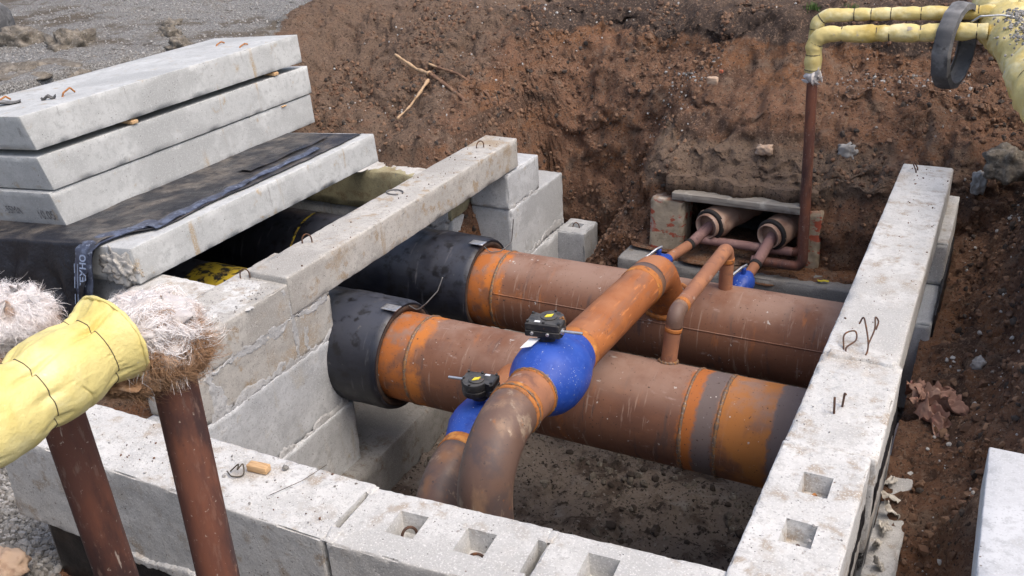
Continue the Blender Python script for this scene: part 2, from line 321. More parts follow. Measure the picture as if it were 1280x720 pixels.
def block(lo, hi, r=.012, step=.05, rough=.003, chip=.02, seed=0, worn=1.0):
    """a cast or worn block: rounded box, grid faces, noise and chipped edges"""
    lo, hi = np.array(lo, float), np.array(hi, float)
    h = (hi - lo) / 2; c = (hi + lo) / 2
    ax = []
    for k in range(3):
        n = max(1, int((2 * h[k] - 2 * r) / step))
        inner = np.linspace(-h[k] + r, h[k] - r, n + 1)
        ax.append(np.concatenate([[-h[k], -h[k] + r * .4], inner, [h[k] - r * .4, h[k]]]))
    idx, V, F = {}, [], []
    def vid(i, j, k):
        q = (i, j, k)
        if q not in idx:
            idx[q] = len(V); V.append((ax[0][i], ax[1][j], ax[2][k]))
        return idx[q]
    n0, n1, n2 = (len(a) - 1 for a in ax)
    for i in range(n0):
        for j in range(n1):
            F.append((vid(i, j, 0), vid(i, j + 1, 0), vid(i + 1, j + 1, 0), vid(i + 1, j, 0)))
            F.append((vid(i, j, n2), vid(i + 1, j, n2), vid(i + 1, j + 1, n2), vid(i, j + 1, n2)))
    for i in range(n0):
        for k in range(n2):
            F.append((vid(i, 0, k), vid(i + 1, 0, k), vid(i + 1, 0, k + 1), vid(i, 0, k + 1)))
            F.append((vid(i, n1, k), vid(i, n1, k + 1), vid(i + 1, n1, k + 1), vid(i + 1, n1, k)))
    for j in range(n1):
        for k in range(n2):
            F.append((vid(0, j, k), vid(0, j, k + 1), vid(0, j + 1, k + 1), vid(0, j + 1, k)))
            F.append((vid(n0, j, k), vid(n0, j + 1, k), vid(n0, j + 1, k + 1), vid(n0, j, k + 1)))
    V = np.array(V)
    cl = np.clip(V, -(h - r), h - r)
    d = V - cl
    L = np.linalg.norm(d, axis=1, keepdims=True)
    nd = np.where(L > 1e-9, d / np.maximum(L, 1e-9), 0)
    edge = (np.abs(d) > 1e-6).sum(1) >= 2
    V = cl + nd * r
    W = V + c
    n1_ = fbm(W * 2.0 + seed, 2, seed) * rough * .6 + fbm(W * 22. + seed, 3, seed + 5) * rough * .42
    V = V + nd * n1_[:, None]
    ch = np.clip(fbm(W * 8. + seed, 3, seed + 9) - .42, 0, 1) * chip * 1.7 + np.clip(fbm(W * 34. + seed, 2, seed + 3) - .05, 0, 1) * chip * .42
    V = V - nd * (ch * edge * worn)[:, None]
    return V + c, F

# mortar joints smeared on the face: irregular ribbons standing a few millimetres proud
def smear(p0, p1, width, seed, x=-4.462, amp=.5, nrm=(1, 0, 0), thick=.0075):
    p0, p1 = np.array(p0), np.array(p1); L = np.linalg.norm(p1 - p0)
    n, k = max(6, int(L / .011)), 11
    d = (p1 - p0) / L; nn = np.array(nrm, float); s = np.cross(nn, d)
    t = np.linspace(0, 1, n); V = []
    A = fbm(np.stack([t * L * 5 + seed, t * 0, t * 0], 1), 5, seed, .65); B = fbm(np.stack([t * L * 5 + seed, t * 0 + 9, t * 0], 1), 5, seed + 1, .65)
    for i in range(n):
        up = width * (.5 + amp * A[i]); dn = width * (.5 + amp * B[i])
        for j in range(k):
            q = j / (k - 1)
            h = -.006 + thick * .95 * min(1., math.sin(q * math.pi) * 2.2) ** .5
            if i in (0, n - 1): h = -.006
            V.append(p0 + d * t[i] * L + s * (-dn + (up + dn) * q) + nn * h)
    V = np.array(V); V += nn * (fbm(V * 22, 4, seed + 3) * .0035)[:, None]
    F = [(i * k + j, (i + 1) * k + j, (i + 1) * k + j + 1, i * k + j + 1) for i in range(n - 1) for j in range(k - 1)]
    return V, F
def boolean(o, cutters):
    """cut the closed meshes (V,F) out of object o one by one and keep the result as plain mesh data"""
    for V, F in cutters:
        n_before = len(o.data.vertices)
        for solver, sh in (('EXACT', 0.), ('EXACT', .0013), ('FAST', .0007)):
            tmp = part('cutter', np.asarray(V) + sh, F, M['mortar'], smooth=False)
            md = o.modifiers.new('b', 'BOOLEAN'); md.operation = 'DIFFERENCE'; md.object = tmp; md.solver = solver
            bpy.context.view_layer.update()
            dg = bpy.context.evaluated_depsgraph_get()
            me = bpy.data.meshes.new_from_object(o.evaluated_get(dg))
            o.modifiers.clear()
            cm = tmp.data; bpy.data.objects.remove(tmp); bpy.data.meshes.remove(cm)
            if len(me.vertices) > .8 * n_before:
                old = o.data; o.data = me; bpy.data.meshes.remove(old); break
            print('boolean retry', o.name, solver, n_before, len(me.vertices)); bpy.data.meshes.remove(me)
    if hasattr(o.data, 'set_sharp_from_angle'): o.data.set_sharp_from_angle(angle=math.radians(40))
def pyramid_pit(cx, cy, top, a, b, depth, yaw=0, taper=.8):
    V = []
    for z, s in ((top - depth, taper), (top + .05, 1.0)):
        for sx, sy in ((-1, -1), (1, -1), (1, 1), (-1, 1)):
            V.append((sx * a * s, sy * b * s, z))
    V = rotz(np.array(V), yaw) + np.array((cx, cy, 0))
    return V, [(3, 2, 1, 0), (4, 5, 6, 7), (0, 1, 5, 4), (1, 2, 6, 5), (2, 3, 7, 6), (3, 0, 4, 7)]

def fillet(pts, R, step=.03, n_arc=14):
    """polyline with arcs at the inner corners; R: one radius or one per corner"""
    P = [np.array(p, float) for p in pts]
    R = [R] * (len(P) - 2) if isinstance(R, (int, float)) else R
    out = [P[0]]
    for i in range(1, len(P) - 1):
        a = P[i - 1] - P[i]; b = P[i + 1] - P[i]
        a /= np.linalg.norm(a); b /= np.linalg.norm(b)
        th = math.acos(np.clip(a @ b, -1, 1))
        if th > math.pi - .02 or R[i - 1] <= 0: out.append(P[i]); continue
        t = R[i - 1] / math.tan(th / 2)
        bis = (a + b) / np.linalg.norm(a + b)
        cc = P[i] + bis * R[i - 1] / math.sin(th / 2)
        s, e = P[i] + a * t - cc, P[i] + b * t - cc
        om = math.acos(np.clip(s @ e / R[i - 1] ** 2, -1, 1))
        for k in range(n_arc + 1):
            u = k / n_arc
            out.append(cc + (math.sin((1 - u) * om) * s + math.sin(u * om) * e) / math.sin(om))
    out.append(P[-1])
    res = [out[0]]
    for a, b in zip(out[:-1], out[1:]):
        L = np.linalg.norm(b - a)
        if L < 1e-6: continue
        n = max(1, int(L / step))
        for k in range(1, n + 1): res.append(a + (b - a) * k / n)
    return np.array(res)
def spline(pts, n=8):
    P = np.array(pts, float); P = np.vstack([2 * P[0] - P[1], P, 2 * P[-1] - P[-2]]); out = []
    for i in range(1, len(P) - 2):
        for t in np.linspace(0, 1, n, endpoint=False):
            a, b, c, d = P[i - 1:i + 3]
            out.append(.5 * (2 * b + (c - a) * t + (2 * a - 5 * b + 4 * c - d) * t * t + (3 * b - a - 3 * c + d) * t ** 3))
    out.append(P[-2]); return np.array(out)
def frames(P):
    T = np.gradient(P, axis=0); T /= np.linalg.norm(T, axis=1, keepdims=True)
    u = np.cross(T[0], (0, 0, 1.));
    if np.linalg.norm(u) < .1: u = np.cross(T[0], (1., 0, 0))
    U = []
    for t in T:
        u = u - t * (u @ t); u = u / np.linalg.norm(u); U.append(u)
    U = np.array(U)
    return T, U, np.cross(T, U)
def tube(P, r, seg=32, cap=True, rf=None, disp=None):
    """rf(s): radius along arc length; disp(P,theta,s): extra radial offset"""
    P = np.asarray(P, float)
    T, U, W = frames(P)
    s = np.concatenate([[0], np.cumsum(np.linalg.norm(np.diff(P, axis=0), axis=1))])
    th = np.linspace(0, 2 * math.pi, seg, endpoint=False)
    rr = np.array([rf(x) for x in s]) if rf else np.full(len(s), r)
    D = U[:, None] * np.cos(th)[None, :, None] + W[:, None] * np.sin(th)[None, :, None]
    V = P[:, None] + D * rr[:, None, None]
    if disp is not None:
        Q = V.reshape(-1, 3)
        dd = disp(Q, np.tile(th, len(P)), np.repeat(s, seg))
        V = (Q + D.reshape(-1, 3) * dd[:, None]).reshape(len(P), seg, 3)
    V = V.reshape(-1, 3)
    F = []
    for i in range(len(P) - 1):
        for j in range(seg):
            k = (j + 1) % seg
            F.append((i * seg + j, i * seg + k, (i + 1) * seg + k, (i + 1) * seg + j))
    if cap:
        F.append(tuple(range(seg - 1, -1, -1)))
        F.append(tuple((len(P) - 1) * seg + j for j in range(seg)))
    return V, F
def line(a, b, step=.03):
    a, b = np.array(a, float), np.array(b, float)
    n = max(2, int(np.linalg.norm(b - a) / step) + 1)
    return a + (b - a) * np.linspace(0, 1, n)[:, None]
def lathe(c, axis, prof, seg=48, closed=False):
    """revolve (along, radius) profile around axis through c"""
    c, axis = np.array(c, float), np.array(axis, float); axis /= np.linalg.norm(axis)
    u = np.cross(axis, (0, 0, 1.))
    if np.linalg.norm(u) < .1: u = np.cross(axis, (1., 0, 0))
    u /= np.linalg.norm(u); v = np.cross(axis, u)
    th = np.linspace(0, 2 * math.pi, seg, endpoint=False)
    V = np.concatenate([c + axis * a + r * (np.cos(th)[:, None] * u + np.sin(th)[:, None] * v) for a, r in prof])
    n = len(prof); F = []
    for i in range(n if closed else n - 1):
        i2 = (i + 1) % n
        for j in range(seg):
            k = (j + 1) % seg
            F.append((i * seg + j, i * seg + k, i2 * seg + k, i2 * seg + j))
    if not closed:
        F.append(tuple(range(seg - 1, -1, -1))); F.append(tuple((n - 1) * seg + j for j in range(seg)))
    return V, F
def bead(c, axis, R, r=.012, seed=0, seg=72, ns=8, fn=None):
    """weld bead: a lumpy ring around a pipe"""
    c, axis = np.array(c, float), np.array(axis, float); axis /= np.linalg.norm(axis)
    u = np.cross(axis, (0, 0, 1.))
    if np.linalg.norm(u) < .1: u = np.cross(axis, (1., 0, 0))
    u /= np.linalg.norm(u); v = np.cross(axis, u)
    V, F = [], []
    for i in range(seg):
        a = 2 * math.pi * i / seg
        d = math.cos(a) * u + math.sin(a) * v
        ctr = c + d * R
        if fn is not None: ctr = fn(ctr)
        k = r * (1 + .35 * random.uniform(-1, 1))
        for j in range(ns):
            b = 2 * math.pi * j / ns
            V.append(ctr + k * (math.cos(b) * d + math.sin(b) * axis * 1.3))
    for i in range(seg):
        for j in range(ns):
            i2, j2 = (i + 1) % seg, (j + 1) % ns
            F.append((i * ns + j, i2 * ns + j, i2 * ns + j2, i * ns + j2))
    return np.array(V), F
def rock(c, size, seed, sub=3, amp=.28, freq=1.6, boxy=0.):
    bm = bmesh.new(); bmesh.ops.create_icosphere(bm, subdivisions=sub, radius=1)
    V = np.array([v.co[:] for v in bm.verts]); F = [tuple(v.index for v in f.verts) for f in bm.faces]; bm.free()
    if boxy:
        m = np.abs(V).max(1, keepdims=True); V = V * (1 - boxy) + V / m * .75 * boxy
    V = V * (1 + amp * fbm(V * freq + seed * 3.7, 4, seed))[:, None]
    return V * np.array(size) + np.array(c), F
def loop_wire(c, w_, h_, yaw, lean=0, r=.006, closed=False):
    """a bent lifting loop standing on a surface"""
    a = np.linspace(0, math.pi, 13)
    pts = [np.array((-w_ / 2, 0, -.05))] + [np.array((-w_ / 2 * math.cos(t), 0, h_ * (.35 + .65 * math.sin(t)))) for t in a] + [np.array((w_ / 2, 0, -.05))]
    P = np.array(pts)
    P[:, 1] += lean * np.clip(P[:, 2], 0, 1)
    P = rotz(P, yaw) + np.array(c)
    return tube(fillet(P, 0, .02), r, 8)
def text_mesh(s, size, depth=.0, bold=0.):
    cu = bpy.data.curves.new('t', 'FONT'); cu.body = s; cu.size = size; cu.extrude = depth; cu.offset = bold
    o = bpy.data.objects.new('t', cu); C.objects.link(o)
    dg = bpy.context.evaluated_depsgraph_get(); dg.update()
    me = bpy.data.meshes.new_from_object(o.evaluated_get(dg))
    V = np.array([v.co[:] for v in me.vertices]); F = [tuple(p.vertices) for p in me.polygons]
    bpy.data.objects.remove(o); bpy.data.curves.remove(cu); bpy.data.meshes.remove(me)
    return V, F
def place(V, o, ex, ey, ez):
    V = np.asarray(V)
    return np.array(o) + V[:, :1] * np.array(ex) + V[:, 1:2] * np.array(ey) + V[:, 2:] * np.array(ez)

# ================================================================== GROUND
def prof(y, pts):
    return np.interp(y, [p[0] for p in pts], [p[1] for p in pts])
P_R = [(8.4, -4.6), (9.03, -4.55), (9.05, -4.1), (9.13, -3.22), (9.3, -3.0), (9.55, -2.84), (10.0, -2.55), (10.3, -2.44), (10.55, -2.33), (10.75, -2.08), (10.92, -1.86), (11.3, -1.77), (15, -1.66)]
P_M = [(8.4, -4.7), (9.2, -4.7), (9.95, -4.6), (10.1, -3.6), (10.2, -3.1), (10.45, -2.6), (10.8, -2.2), (11.1, -1.95), (11.5, -1.8), (15, -1.66)]
P_L = [(8.1, -3.3), (8.35, -2.98), (8.7, -2.84), (9.2, -2.62), (9.7, -2.36), (10.2, -2.08), (10.7, -1.86), (11.3, -1.78), (15, -1.66)]
P_RX = [(-.3, -3.55), (.0, -3.5), (.18, -3.3), (.42, -2.75), (.7, -2.2), (1.0, -1.92), (1.5, -1.8), (8, -1.7)]
P_RN = [(-.3, -3.7), (.02, -3.6), (.17, -3.05), (.3, -2.93), (8, -2.6)]
def bank(X, Y):
    wl = sstep(X, -4.45, -5.3)
    wm = sstep(X, -2.95, -4.25)
    wob = .12 * fbm(np.stack([X * .9, Y * 0, Y * 0], -1).reshape(-1, 3), 3, 4).reshape(X.shape)
    r = prof(Y + wob * sstep(Y, 9.25, 9.7), P_R) * (1 - wm) + prof(Y + wob, P_M) * wm
    return r * (1 - wl) + prof(Y + wob * .8, P_L) * wl
def height(X, Y):
    H = bank(X, Y)
    pit = (Y < 8.4) & (X > -4.9) & (X <= -.3)
    H = np.where(pit, -5.2, H)
    H = np.where((Y < 8.1) & (X <= -4.9), -5.0, H)
    # left of the chamber: gravel strip in front, plateau behind the slabs
    H = np.where((X <= -4.52) & (Y < np.where(X < -5.62, 4.6, 4.1)), -3.62 + sstep(X, -6.6, -8.6) * 1.6, H)
    pl = -1.93 + .05 * np.sin(X * 1.3 + Y)
    wp = sstep(X, -7.95, -8.3) * sstep(Y, 3.2, 4.2)
    wq = sstep(X, -7.3, -8.1) * sstep(Y, 8.0, 8.35)
    H = H * (1 - wp) + pl * wp
    H = H * (1 - wq) + np.maximum(pl, H) * wq
    pin = (Y < 8.4) & (X > -4.3) & (X <= -.3)
    H = H + np.where(pin, .16 * np.exp(-np.clip(Y - 3.0, 0, 9) / .22) + .18 * np.exp(-np.clip(-.72 - X, 0, 9) / .22) + .10 * np.exp(-np.clip(X + 4.28, 0, 9) / .15), 0)
    # right of the chamber
    wn = sstep(Y, 4.75, 4.3)
    Rr = prof(X, P_RX) * (1 - wn) + prof(X, P_RN) * wn
    H = np.where(X > -.3, np.where(Y < 9, Rr, np.maximum(Rr, bank(X, Y))), H)
    # front side, where the photographer stands
    f = sstep(Y, 1.25, .55)
    H = np.where((Y < 2.7) & (X > -4.52), -3.62, H)
    H = H * (1 - f) + -1.68 * f
    return H
def axis_(a, fine, b, st, co):
    lo = list(np.arange(-14, a, co)); hi = list(np.arange(b, 13 if b < 5 else 26, co))
    return lo, hi
xs = np.unique(np.round(np.concatenate([np.arange(-24, -12, .6), np.arange(-12, -8.4, .10), np.arange(-8.4, 1.4, .032), np.arange(1.4, 3, .15), np.arange(3, 16, .8)]), 4))
ys = np.unique(np.round(np.concatenate([np.arange(-8, 0, .6), np.arange(0, 4, .06), np.arange(4, 8.2, .045), np.arange(8.2, 9.0, .03), np.arange(9.0, 9.35, .009), np.arange(9.35, 9.9, .026), np.arange(9.9, 10.35, .012), np.arange(10.35, 11.4, .026), np.arange(11.4, 14, .12), np.arange(14, 40, .9)]), 4))
X, Y = np.meshgrid(xs, ys)
H = height(X, Y)
def chan_mask(X, Y):
    return (X > -2.78) & (X < -1.60) & (Y > 9.02) & (Y < 11.0)
Hc = np.where(chan_mask(X, Y), -4.08, H)
def soilnoise(P, flat):
    n = fbm(P * 1.1, 3, 21) * .075 + fbm(P * 3.1, 3, 33) * .055 + fbm(P * 9.0, 3, 44) * .026
    n += np.abs(fbm(P * 6., 3, 52)) * .045 + fbm(P * 19., 2, 58) * .018 + np.clip(fbm(P * 15, 2, 61) - .1, 0, 1) * .034 - np.clip(fbm(P * 5, 3, 66) - .3, 0, 1) * .10
    return n * flat
P0 = np.stack([X, Y, Hc], -1).reshape(-1, 3)
x_, y_, z_ = P0.T
grav = np.clip(sstep(x_ + .45 * (y_ - 8.4), -7.35, -7.95) * sstep(y_, 3.9, 4.3) + sstep(y_, 4.0, 3.6) * sstep(x_, -4.2, -4.5) + sstep(y_, 2.6, 2.3), 0, 1)
inpit = ((y_ < 8.4) & (x_ > -4.9) & (x_ < -.3) & (y_ > 2.7)).astype(float)
plat = sstep(z_, -2.0, -1.82)
flat = 1 - .72 * grav - .30 * inpit * (1 - grav) - .45 * plat * (1 - grav)
flat = np.clip(flat, .12, 1)
nse = soilnoise(P0, flat)
P1 = P0.copy()
P1[:, 2] += nse
steep = ((y_ > 8.9) & (y_ < 11.1)).astype(float)
P1[:, 1] -= steep * (fbm(np.stack([x_ * 4, z_ * 6, y_ * 2], 1), 4, 71) * .07 + fbm(np.stack([x_ * 13, z_ * 17, y_ * 4], 1), 3, 77) * .03)
rs = ((x_ > -.1) & (x_ < 1.2) & (y_ > 4.4)).astype(float)
P1[:, 0] += rs * fbm(P0 * 4.5, 3, 81) * .06
nx_, ny_ = len(xs), len(ys)
ii = (np.arange(ny_ - 1)[:, None] * nx_ + np.arange(nx_ - 1)[None]).ravel()
GF = np.stack([ii, ii + 1, ii + 1 + nx_, ii + nx_], 1)
ground = struct(part('ground', P1, GF.tolist(), [M['dirt'], M['gravel_ground']]))
ground.data.polygons.foreach_set('material_index', (grav[GF].mean(1) > .62).astype(np.int32))
def attrs(o, P, g, pit):
    x, y, z = P.T
    A = {'gravel': g, 'pitfloor': pit,
         'clay': sstep(z, -3.5, -3.25) * sstep(z, -2.72, -2.95) * sstep(x, -3.6, -3.1) * sstep(x, -.5, -1.) * (y > 8.9) * .85,
         'topsoil': sstep(z, -2.28, -2.02) * sstep(z, -1.72, -1.84) * (y > 9) * sstep(x, -6.5, -4.5) * .9 + .55 * sstep(z, -2.0, -1.85) * (y > 9),
         'damp': sstep(x, -.4, .3) * .75 * (z < -1.7),
         'greyish': sstep(x, -4.6, -5.8) * .75 + .55 * (z > -1.85) * (y > 10.5),
         'bench': np.exp(-((z + 2.44) / .07) ** 2) * (y > 9.7) * sstep(x, -4.4, -3.2) * .8 + .42 * ((x > .0) & (y < 5.5) & (x < .3))}
    for k, v in A.items():
        a = o.data.attributes.new(k, 'FLOAT', 'POINT'); a.data.foreach_set('value', np.ascontiguousarray(v, dtype=np.float32))
attrs(ground, P0, grav, inpit)
ground.data.update()

# soil over the old buried channel
bx, by = np.arange(-2.95, -1.42, .032), np.concatenate([np.arange(9.05, 9.35, .014), np.arange(9.35, 11.2, .04)])
BX, BY = np.meshgrid(bx, by)
BH = np.maximum(bank(BX, BY), -3.2)
Q0 = np.stack([BX, BY, BH], -1).reshape(-1, 3)
Q1 = Q0.copy(); Q1[:, 2] += soilnoise(Q0, 1.0) * sstep(Q0[:, 2], -3.3, -3.05)
qx, qy, qz = Q0.T
Q1[:, 1] -= (fbm(np.stack([qx * 4, qz * 6, qy * 2], 1), 4, 71) * .07 + fbm(np.stack([qx * 13, qz * 17, qy * 4], 1), 3, 77) * .03)
nbx, nby = len(bx), len(by)
ii = (np.arange(nby - 1)[:, None] * nbx + np.arange(nbx - 1)[None]).ravel()
F1 = np.stack([ii, ii + 1, ii + 1 + nbx, ii + nbx], 1).tolist()
Q2 = Q1.copy(); Q2[:, 2] = -3.34
n0 = len(Q1)
F2 = [(a + n0, d + n0, c + n0, b + n0) for a, b, c, d in F1]
rim = [j for j in range(nbx)] + [i * nbx + nbx - 1 for i in range(1, nby)] + [(nby - 1) * nbx + j for j in range(nbx - 2, -1, -1)] + [i * nbx for i in range(nby - 2, 0, -1)]
F3 = [(rim[k] + n0, rim[(k + 1) % len(rim)] + n0, rim[(k + 1) % len(rim)], rim[k]) for k in range(len(rim))]
cap_ = struct(part('soil_bank', np.concatenate([Q1, Q2]), F1 + F2 + F3, M['dirt']))
attrs(cap_, np.concatenate([Q0, Q0]), np.zeros(2 * n0), np.zeros(2 * n0))

def ground_z(x, y):
    i = np.clip(np.searchsorted(xs, x) - 1, 0, nx_ - 2); j = np.clip(np.searchsorted(ys, y) - 1, 0, ny_ - 2)
    Z = P1[:, 2].reshape(ny_, nx_)
    u = (x - xs[i]) / (xs[i + 1] - xs[i]); v = (y - ys[j]) / (ys[j + 1] - ys[j])
    return Z[j, i] * (1 - u) * (1 - v) + Z[j, i + 1] * u * (1 - v) + Z[j + 1, i] * (1 - u) * v + Z[j + 1, i + 1] * u * v

# scattered stones: uncountable, one object per kind
bm_ = bmesh.new(); bmesh.ops.create_icosphere(bm_, subdivisions=1, radius=1)
ICO_V = np.array([v.co[:] for v in bm_.verts]); ICO_F = np.array([[v.index for v in f.verts] for f in bm_.faces]); bm_.free()
def scatter(name, pts, sizes, m, seed=0):
    rg = np.random.default_rng(seed)
    n = len(pts); k = len(ICO_V)
    V = np.repeat(ICO_V[None], n, 0) * (1 + .28 * rg.uniform(-1, 1, (n, k, 1)))
    V = V * rg.uniform(.6, 1.2, (n, 1, 3))
    a = rg.uniform(0, 6.28, n); b = rg.uniform(-.8, .8, n)
    ca, sa, cb, sb = np.cos(a), np.sin(a), np.cos(b), np.sin(b)
    Rm = np.zeros((n, 3, 3)); Rm[:, 0, 0] = ca; Rm[:, 0, 1] = -sa; Rm[:, 1, 0] = sa * cb; Rm[:, 1, 1] = ca * cb; Rm[:, 1, 2] = -sb; Rm[:, 2, 0] = sa * sb; Rm[:, 2, 1] = ca * sb; Rm[:, 2, 2] = cb
    V = np.einsum('nij,nkj->nki', Rm, V) * np.asarray(sizes)[:, None, None] + np.asarray(pts)[:, None]
    F = (ICO_F[None] + (np.arange(n) * k)[:, None, None]).reshape(-1, 3)
    return struct(part(name, V.reshape(-1, 3), F.tolist(), m, smooth=False), 'stuff')
def on_ground(n, x0, x1, y0, y1, seed, dens=None, sink=.2, s0=.008, s1=.03, pw=2.5):
    rg = np.random.default_rng(seed)
    px, py = rg.uniform(x0, x1, n), rg.uniform(y0, y1, n)
    if dens is not None:
        k = rg.uniform(0, 1, n) < dens(px, py); px, py = px[k], py[k]
    sz = s0 + (s1 - s0) * rg.uniform(0, 1, len(px)) ** pw
    return np.stack([px, py, ground_z(px, py) + sz * (.5 - sink)], 1), sz
def clump(px, py): return sstep(fbm(np.stack([px * 2.2, py * 2.2, px * 0], 1), 3, 91), -.1, .5)
ok_ = lambda px, py: ((py > 8.2) | (px > -.1)).astype(float) * (~chan_mask(px, py)) * ~((px > .1) & (py < 4.4))
a1, s1_ = on_ground(6500, -7.4, 1.2, 8.3, 11.6, 1, lambda x, y: ok_(x, y) * (.25 + .75 * clump(x, y)), s0=.004, s1=.026, pw=5)
a2, s2_ = on_ground(1800, -.08, .9, 3.0, 9.2, 2, ok_, s0=.005, s1=.026, pw=4)
scatter('pebbles', np.concatenate([a1[::3], a2[::3]]), np.concatenate([s1_[::3] * .8, s2_[::3] * .8]), M['stone_white'], 3)
def on_mesh(n, mask, seed, s0, s1, pw, sink=.35):
    """random points on the displaced soil surface, weighted by face area"""
    rg = np.random.default_rng(seed)
    A, B, C_, D = (P1[GF[:, q]] for q in range(4))
    area = np.linalg.norm(np.cross(C_ - A, D - B), axis=1) * mask
    f = rg.choice(len(GF), n, p=area / area.sum())
    u, v = rg.uniform(size=(n, 1)), rg.uniform(size=(n, 1))
    P = (A[f] * (1 - u) + B[f] * u) * (1 - v) + (D[f] * (1 - u) + C_[f] * u) * v
    nr = np.cross(B[f] - A[f], D[f] - A[f]); nr /= np.maximum(np.linalg.norm(nr, axis=1, keepdims=True), 1e-9)
    sz = s0 + (s1 - s0) * rg.uniform(0, 1, n) ** pw
    return P + nr * (sz * (.5 - sink))[:, None], sz
fc = P0[GF].mean(1)
bmask = ((fc[:, 1] > 8.2) & (fc[:, 1] < 11.5) & (fc[:, 0] > -7.4) & (fc[:, 0] < 1.3) & (grav[GF].mean(1) < .5)) * 1.0
bmask *= .12 + .88 * sstep(fbm(fc * 1.9, 3, 93), -.15, .55)
bmask *= ~chan_mask(fc[:, 0], fc[:, 1])
tmask = ((fc[:, 0] > -.1) & (fc[:, 0] < 1.1) & (fc[:, 1] > 2.9) & (fc[:, 1] < 9.2) & ~((fc[:, 0] > .15) & (fc[:, 1] < 4.4))) * 1.0
for k_, (m_, n_) in enumerate(((M['stone_brown'], 10000), (M['clod_light'], 8000), (M['clod_dark'], 2200))):
    q1, z1_ = on_mesh(n_, bmask, 200 + k_, .004, .034, 4.5)
    q2, z2_ = on_mesh(n_ // 4, tmask, 210 + k_, .005, .036, 4.5)
    scatter('soil_clods', np.concatenate([q1, q2]), np.concatenate([z1_, z2_]), m_, 220 + k_)
cl3, c3s = on_ground(5000, -4.2, -.75, 3.0, 8.2, 8, lambda x, y: .15 + .85 * clump(x * 1.4, y * 1.4), s0=.005, s1=.045, pw=5)
scatter('pit_debris', cl3[::2], c3s[::2], M['clod'], 9)
scatter('pit_debris', cl3[1::2], c3s[1::2], M['clod_dark'], 10)
b1, bs1 = on_ground(4200, -3.6, -.3, 9.8, 10.7, 12, lambda x, y: np.exp(-((y - 10.25) / .2) ** 2), s0=.004, s1=.022, pw=4)
scatter('bench_gravel', b1[::2], bs1[::2], M['stone'], 13)
scatter('bench_gravel', b1[1::2], bs1[1::2], M['stone_brown'], 19)
g1, gs1 = on_ground(15000, -13., -7.2, 4.3, 13, 14, lambda x, y: sstep(x + .45 * (y - 8.4), -7.2, -8.1) * (.35 + .65 * clump(x, y)), s0=.005, s1=.020, pw=3)
scatter('gravel', g1, gs1, M['stone'], 15)
g2, gs2 = on_ground(4200, -5.6, -4.2, 1.9, 3.6, 16, lambda x, y: (x < -4.3).astype(float), s0=.012, s1=.028, pw=1.5)
scatter('gravel', g2[::2], gs2[::2], M['stone'], 17)
scatter('gravel', g2[1::2], gs2[1::2], M['stone_dark'], 18)

# countable lumps and fragments
def lump(name, c, size, seed, m, label, cat, amp=.3, group=None, boxy=0., freq=1.6):
    return tag(part(name, *rock(c, size, seed, 4, amp, freq, boxy), m), label, cat, group)
lump('earth_clod', (-10.35, 7.5, -1.92), (.36, .22, .19), 3, M['clod'], 'large flat grey-brown earth clod on the gravel nearest the left frame edge', 'clod', .32, boxy=.25, freq=2.6)
lump('earth_clod', (-9.38, 7.45, -1.92), (.28, .24, .22), 8, M['clod'], 'pointed grey-brown earth clod on the gravel behind the slab stack', 'clod', .36, boxy=.25, freq=2.6)
lump('earth_clod', (-9.0, 6.3, -2.0), (.75, .5, .17), 12, M['clod'], 'low spread heap of grey earth just behind the slab stack', 'clod', .36, boxy=.25, freq=2.6)
lump('earth_clod', (-8.2, 7.9, -1.93), (.13, .12, .1), 14, M['clod'], 'small dark earth clod beside the far end of the slab stack', 'clod', .36, boxy=.25, freq=2.6)
lump('brick_fragment', (-2.78, 9.98, -2.42), (.075, .05, .045), 21, M['tan_stone'], 'tan brick fragment lying on the gravel shelf of the bank', 'brick', .12, boxy=.8)
lump('brick_fragment', (-2.74, 10.15, -2.36), (.025, .022, .02), 22, M['red_brick_bit'], 'tiny bright red brick chip behind the tan fragment on the bank', 'brick', .15, boxy=.6)
lump('stone', (-2.05, 9.36, -2.93), (.09, .07, .06), 23, M['tan_stone'], 'pale lumpy stone stuck in the bank above the grey plank', 'stone', .25, boxy=.6, freq=2.4)
lump('stone', (-1.27, 9.46, -2.90), (.10, .07, .085), 24, M['stone'], 'grey-violet stone stuck in the bank right of the thin riser', 'stone', .25, boxy=.6, freq=2.4)
lump('concrete_rubble', (.10, 9.06, -2.76), (.20, .16, .17), 25, M['clod'], 'large grey rubble lump in the right bank under the yellow pipe', 'rubble', .30, boxy=.6, freq=2.6)
lump('concrete_rubble', (-.08, 9.2, -3.0), (.07, .08, .12), 26, M['stone'], 'small upright grey rubble piece behind the long white beam', 'rubble', .25, boxy=.7, freq=2.2)
lump('stone', (.13, 6.3, -3.3), (.05, .06, .05), 27, M['stone'], 'grey stone on the trench soil beside the pinkish rag', 'stone', .3)
lump('stone', (.09, 5.5, -3.42), (.06, .05, .05), 28, M['stone'], 'blue-grey stone in the trench nearer than the pinkish rag', 'stone', .3)
lump('stone', (-4.52, 2.36, -3.5), (.14, .1, .09), 29, M['tan_stone'], 'brownish broken stone on the gravel at the lower left corner', 'stone', .35)

# ================================================================== CHANNEL AND CHAMBER WALLS
# floor of the channel on the left
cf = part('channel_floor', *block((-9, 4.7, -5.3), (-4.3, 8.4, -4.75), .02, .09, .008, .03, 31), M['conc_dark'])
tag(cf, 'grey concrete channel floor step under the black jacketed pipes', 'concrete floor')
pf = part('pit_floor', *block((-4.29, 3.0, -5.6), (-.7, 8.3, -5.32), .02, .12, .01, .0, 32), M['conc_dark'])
struct(pf)

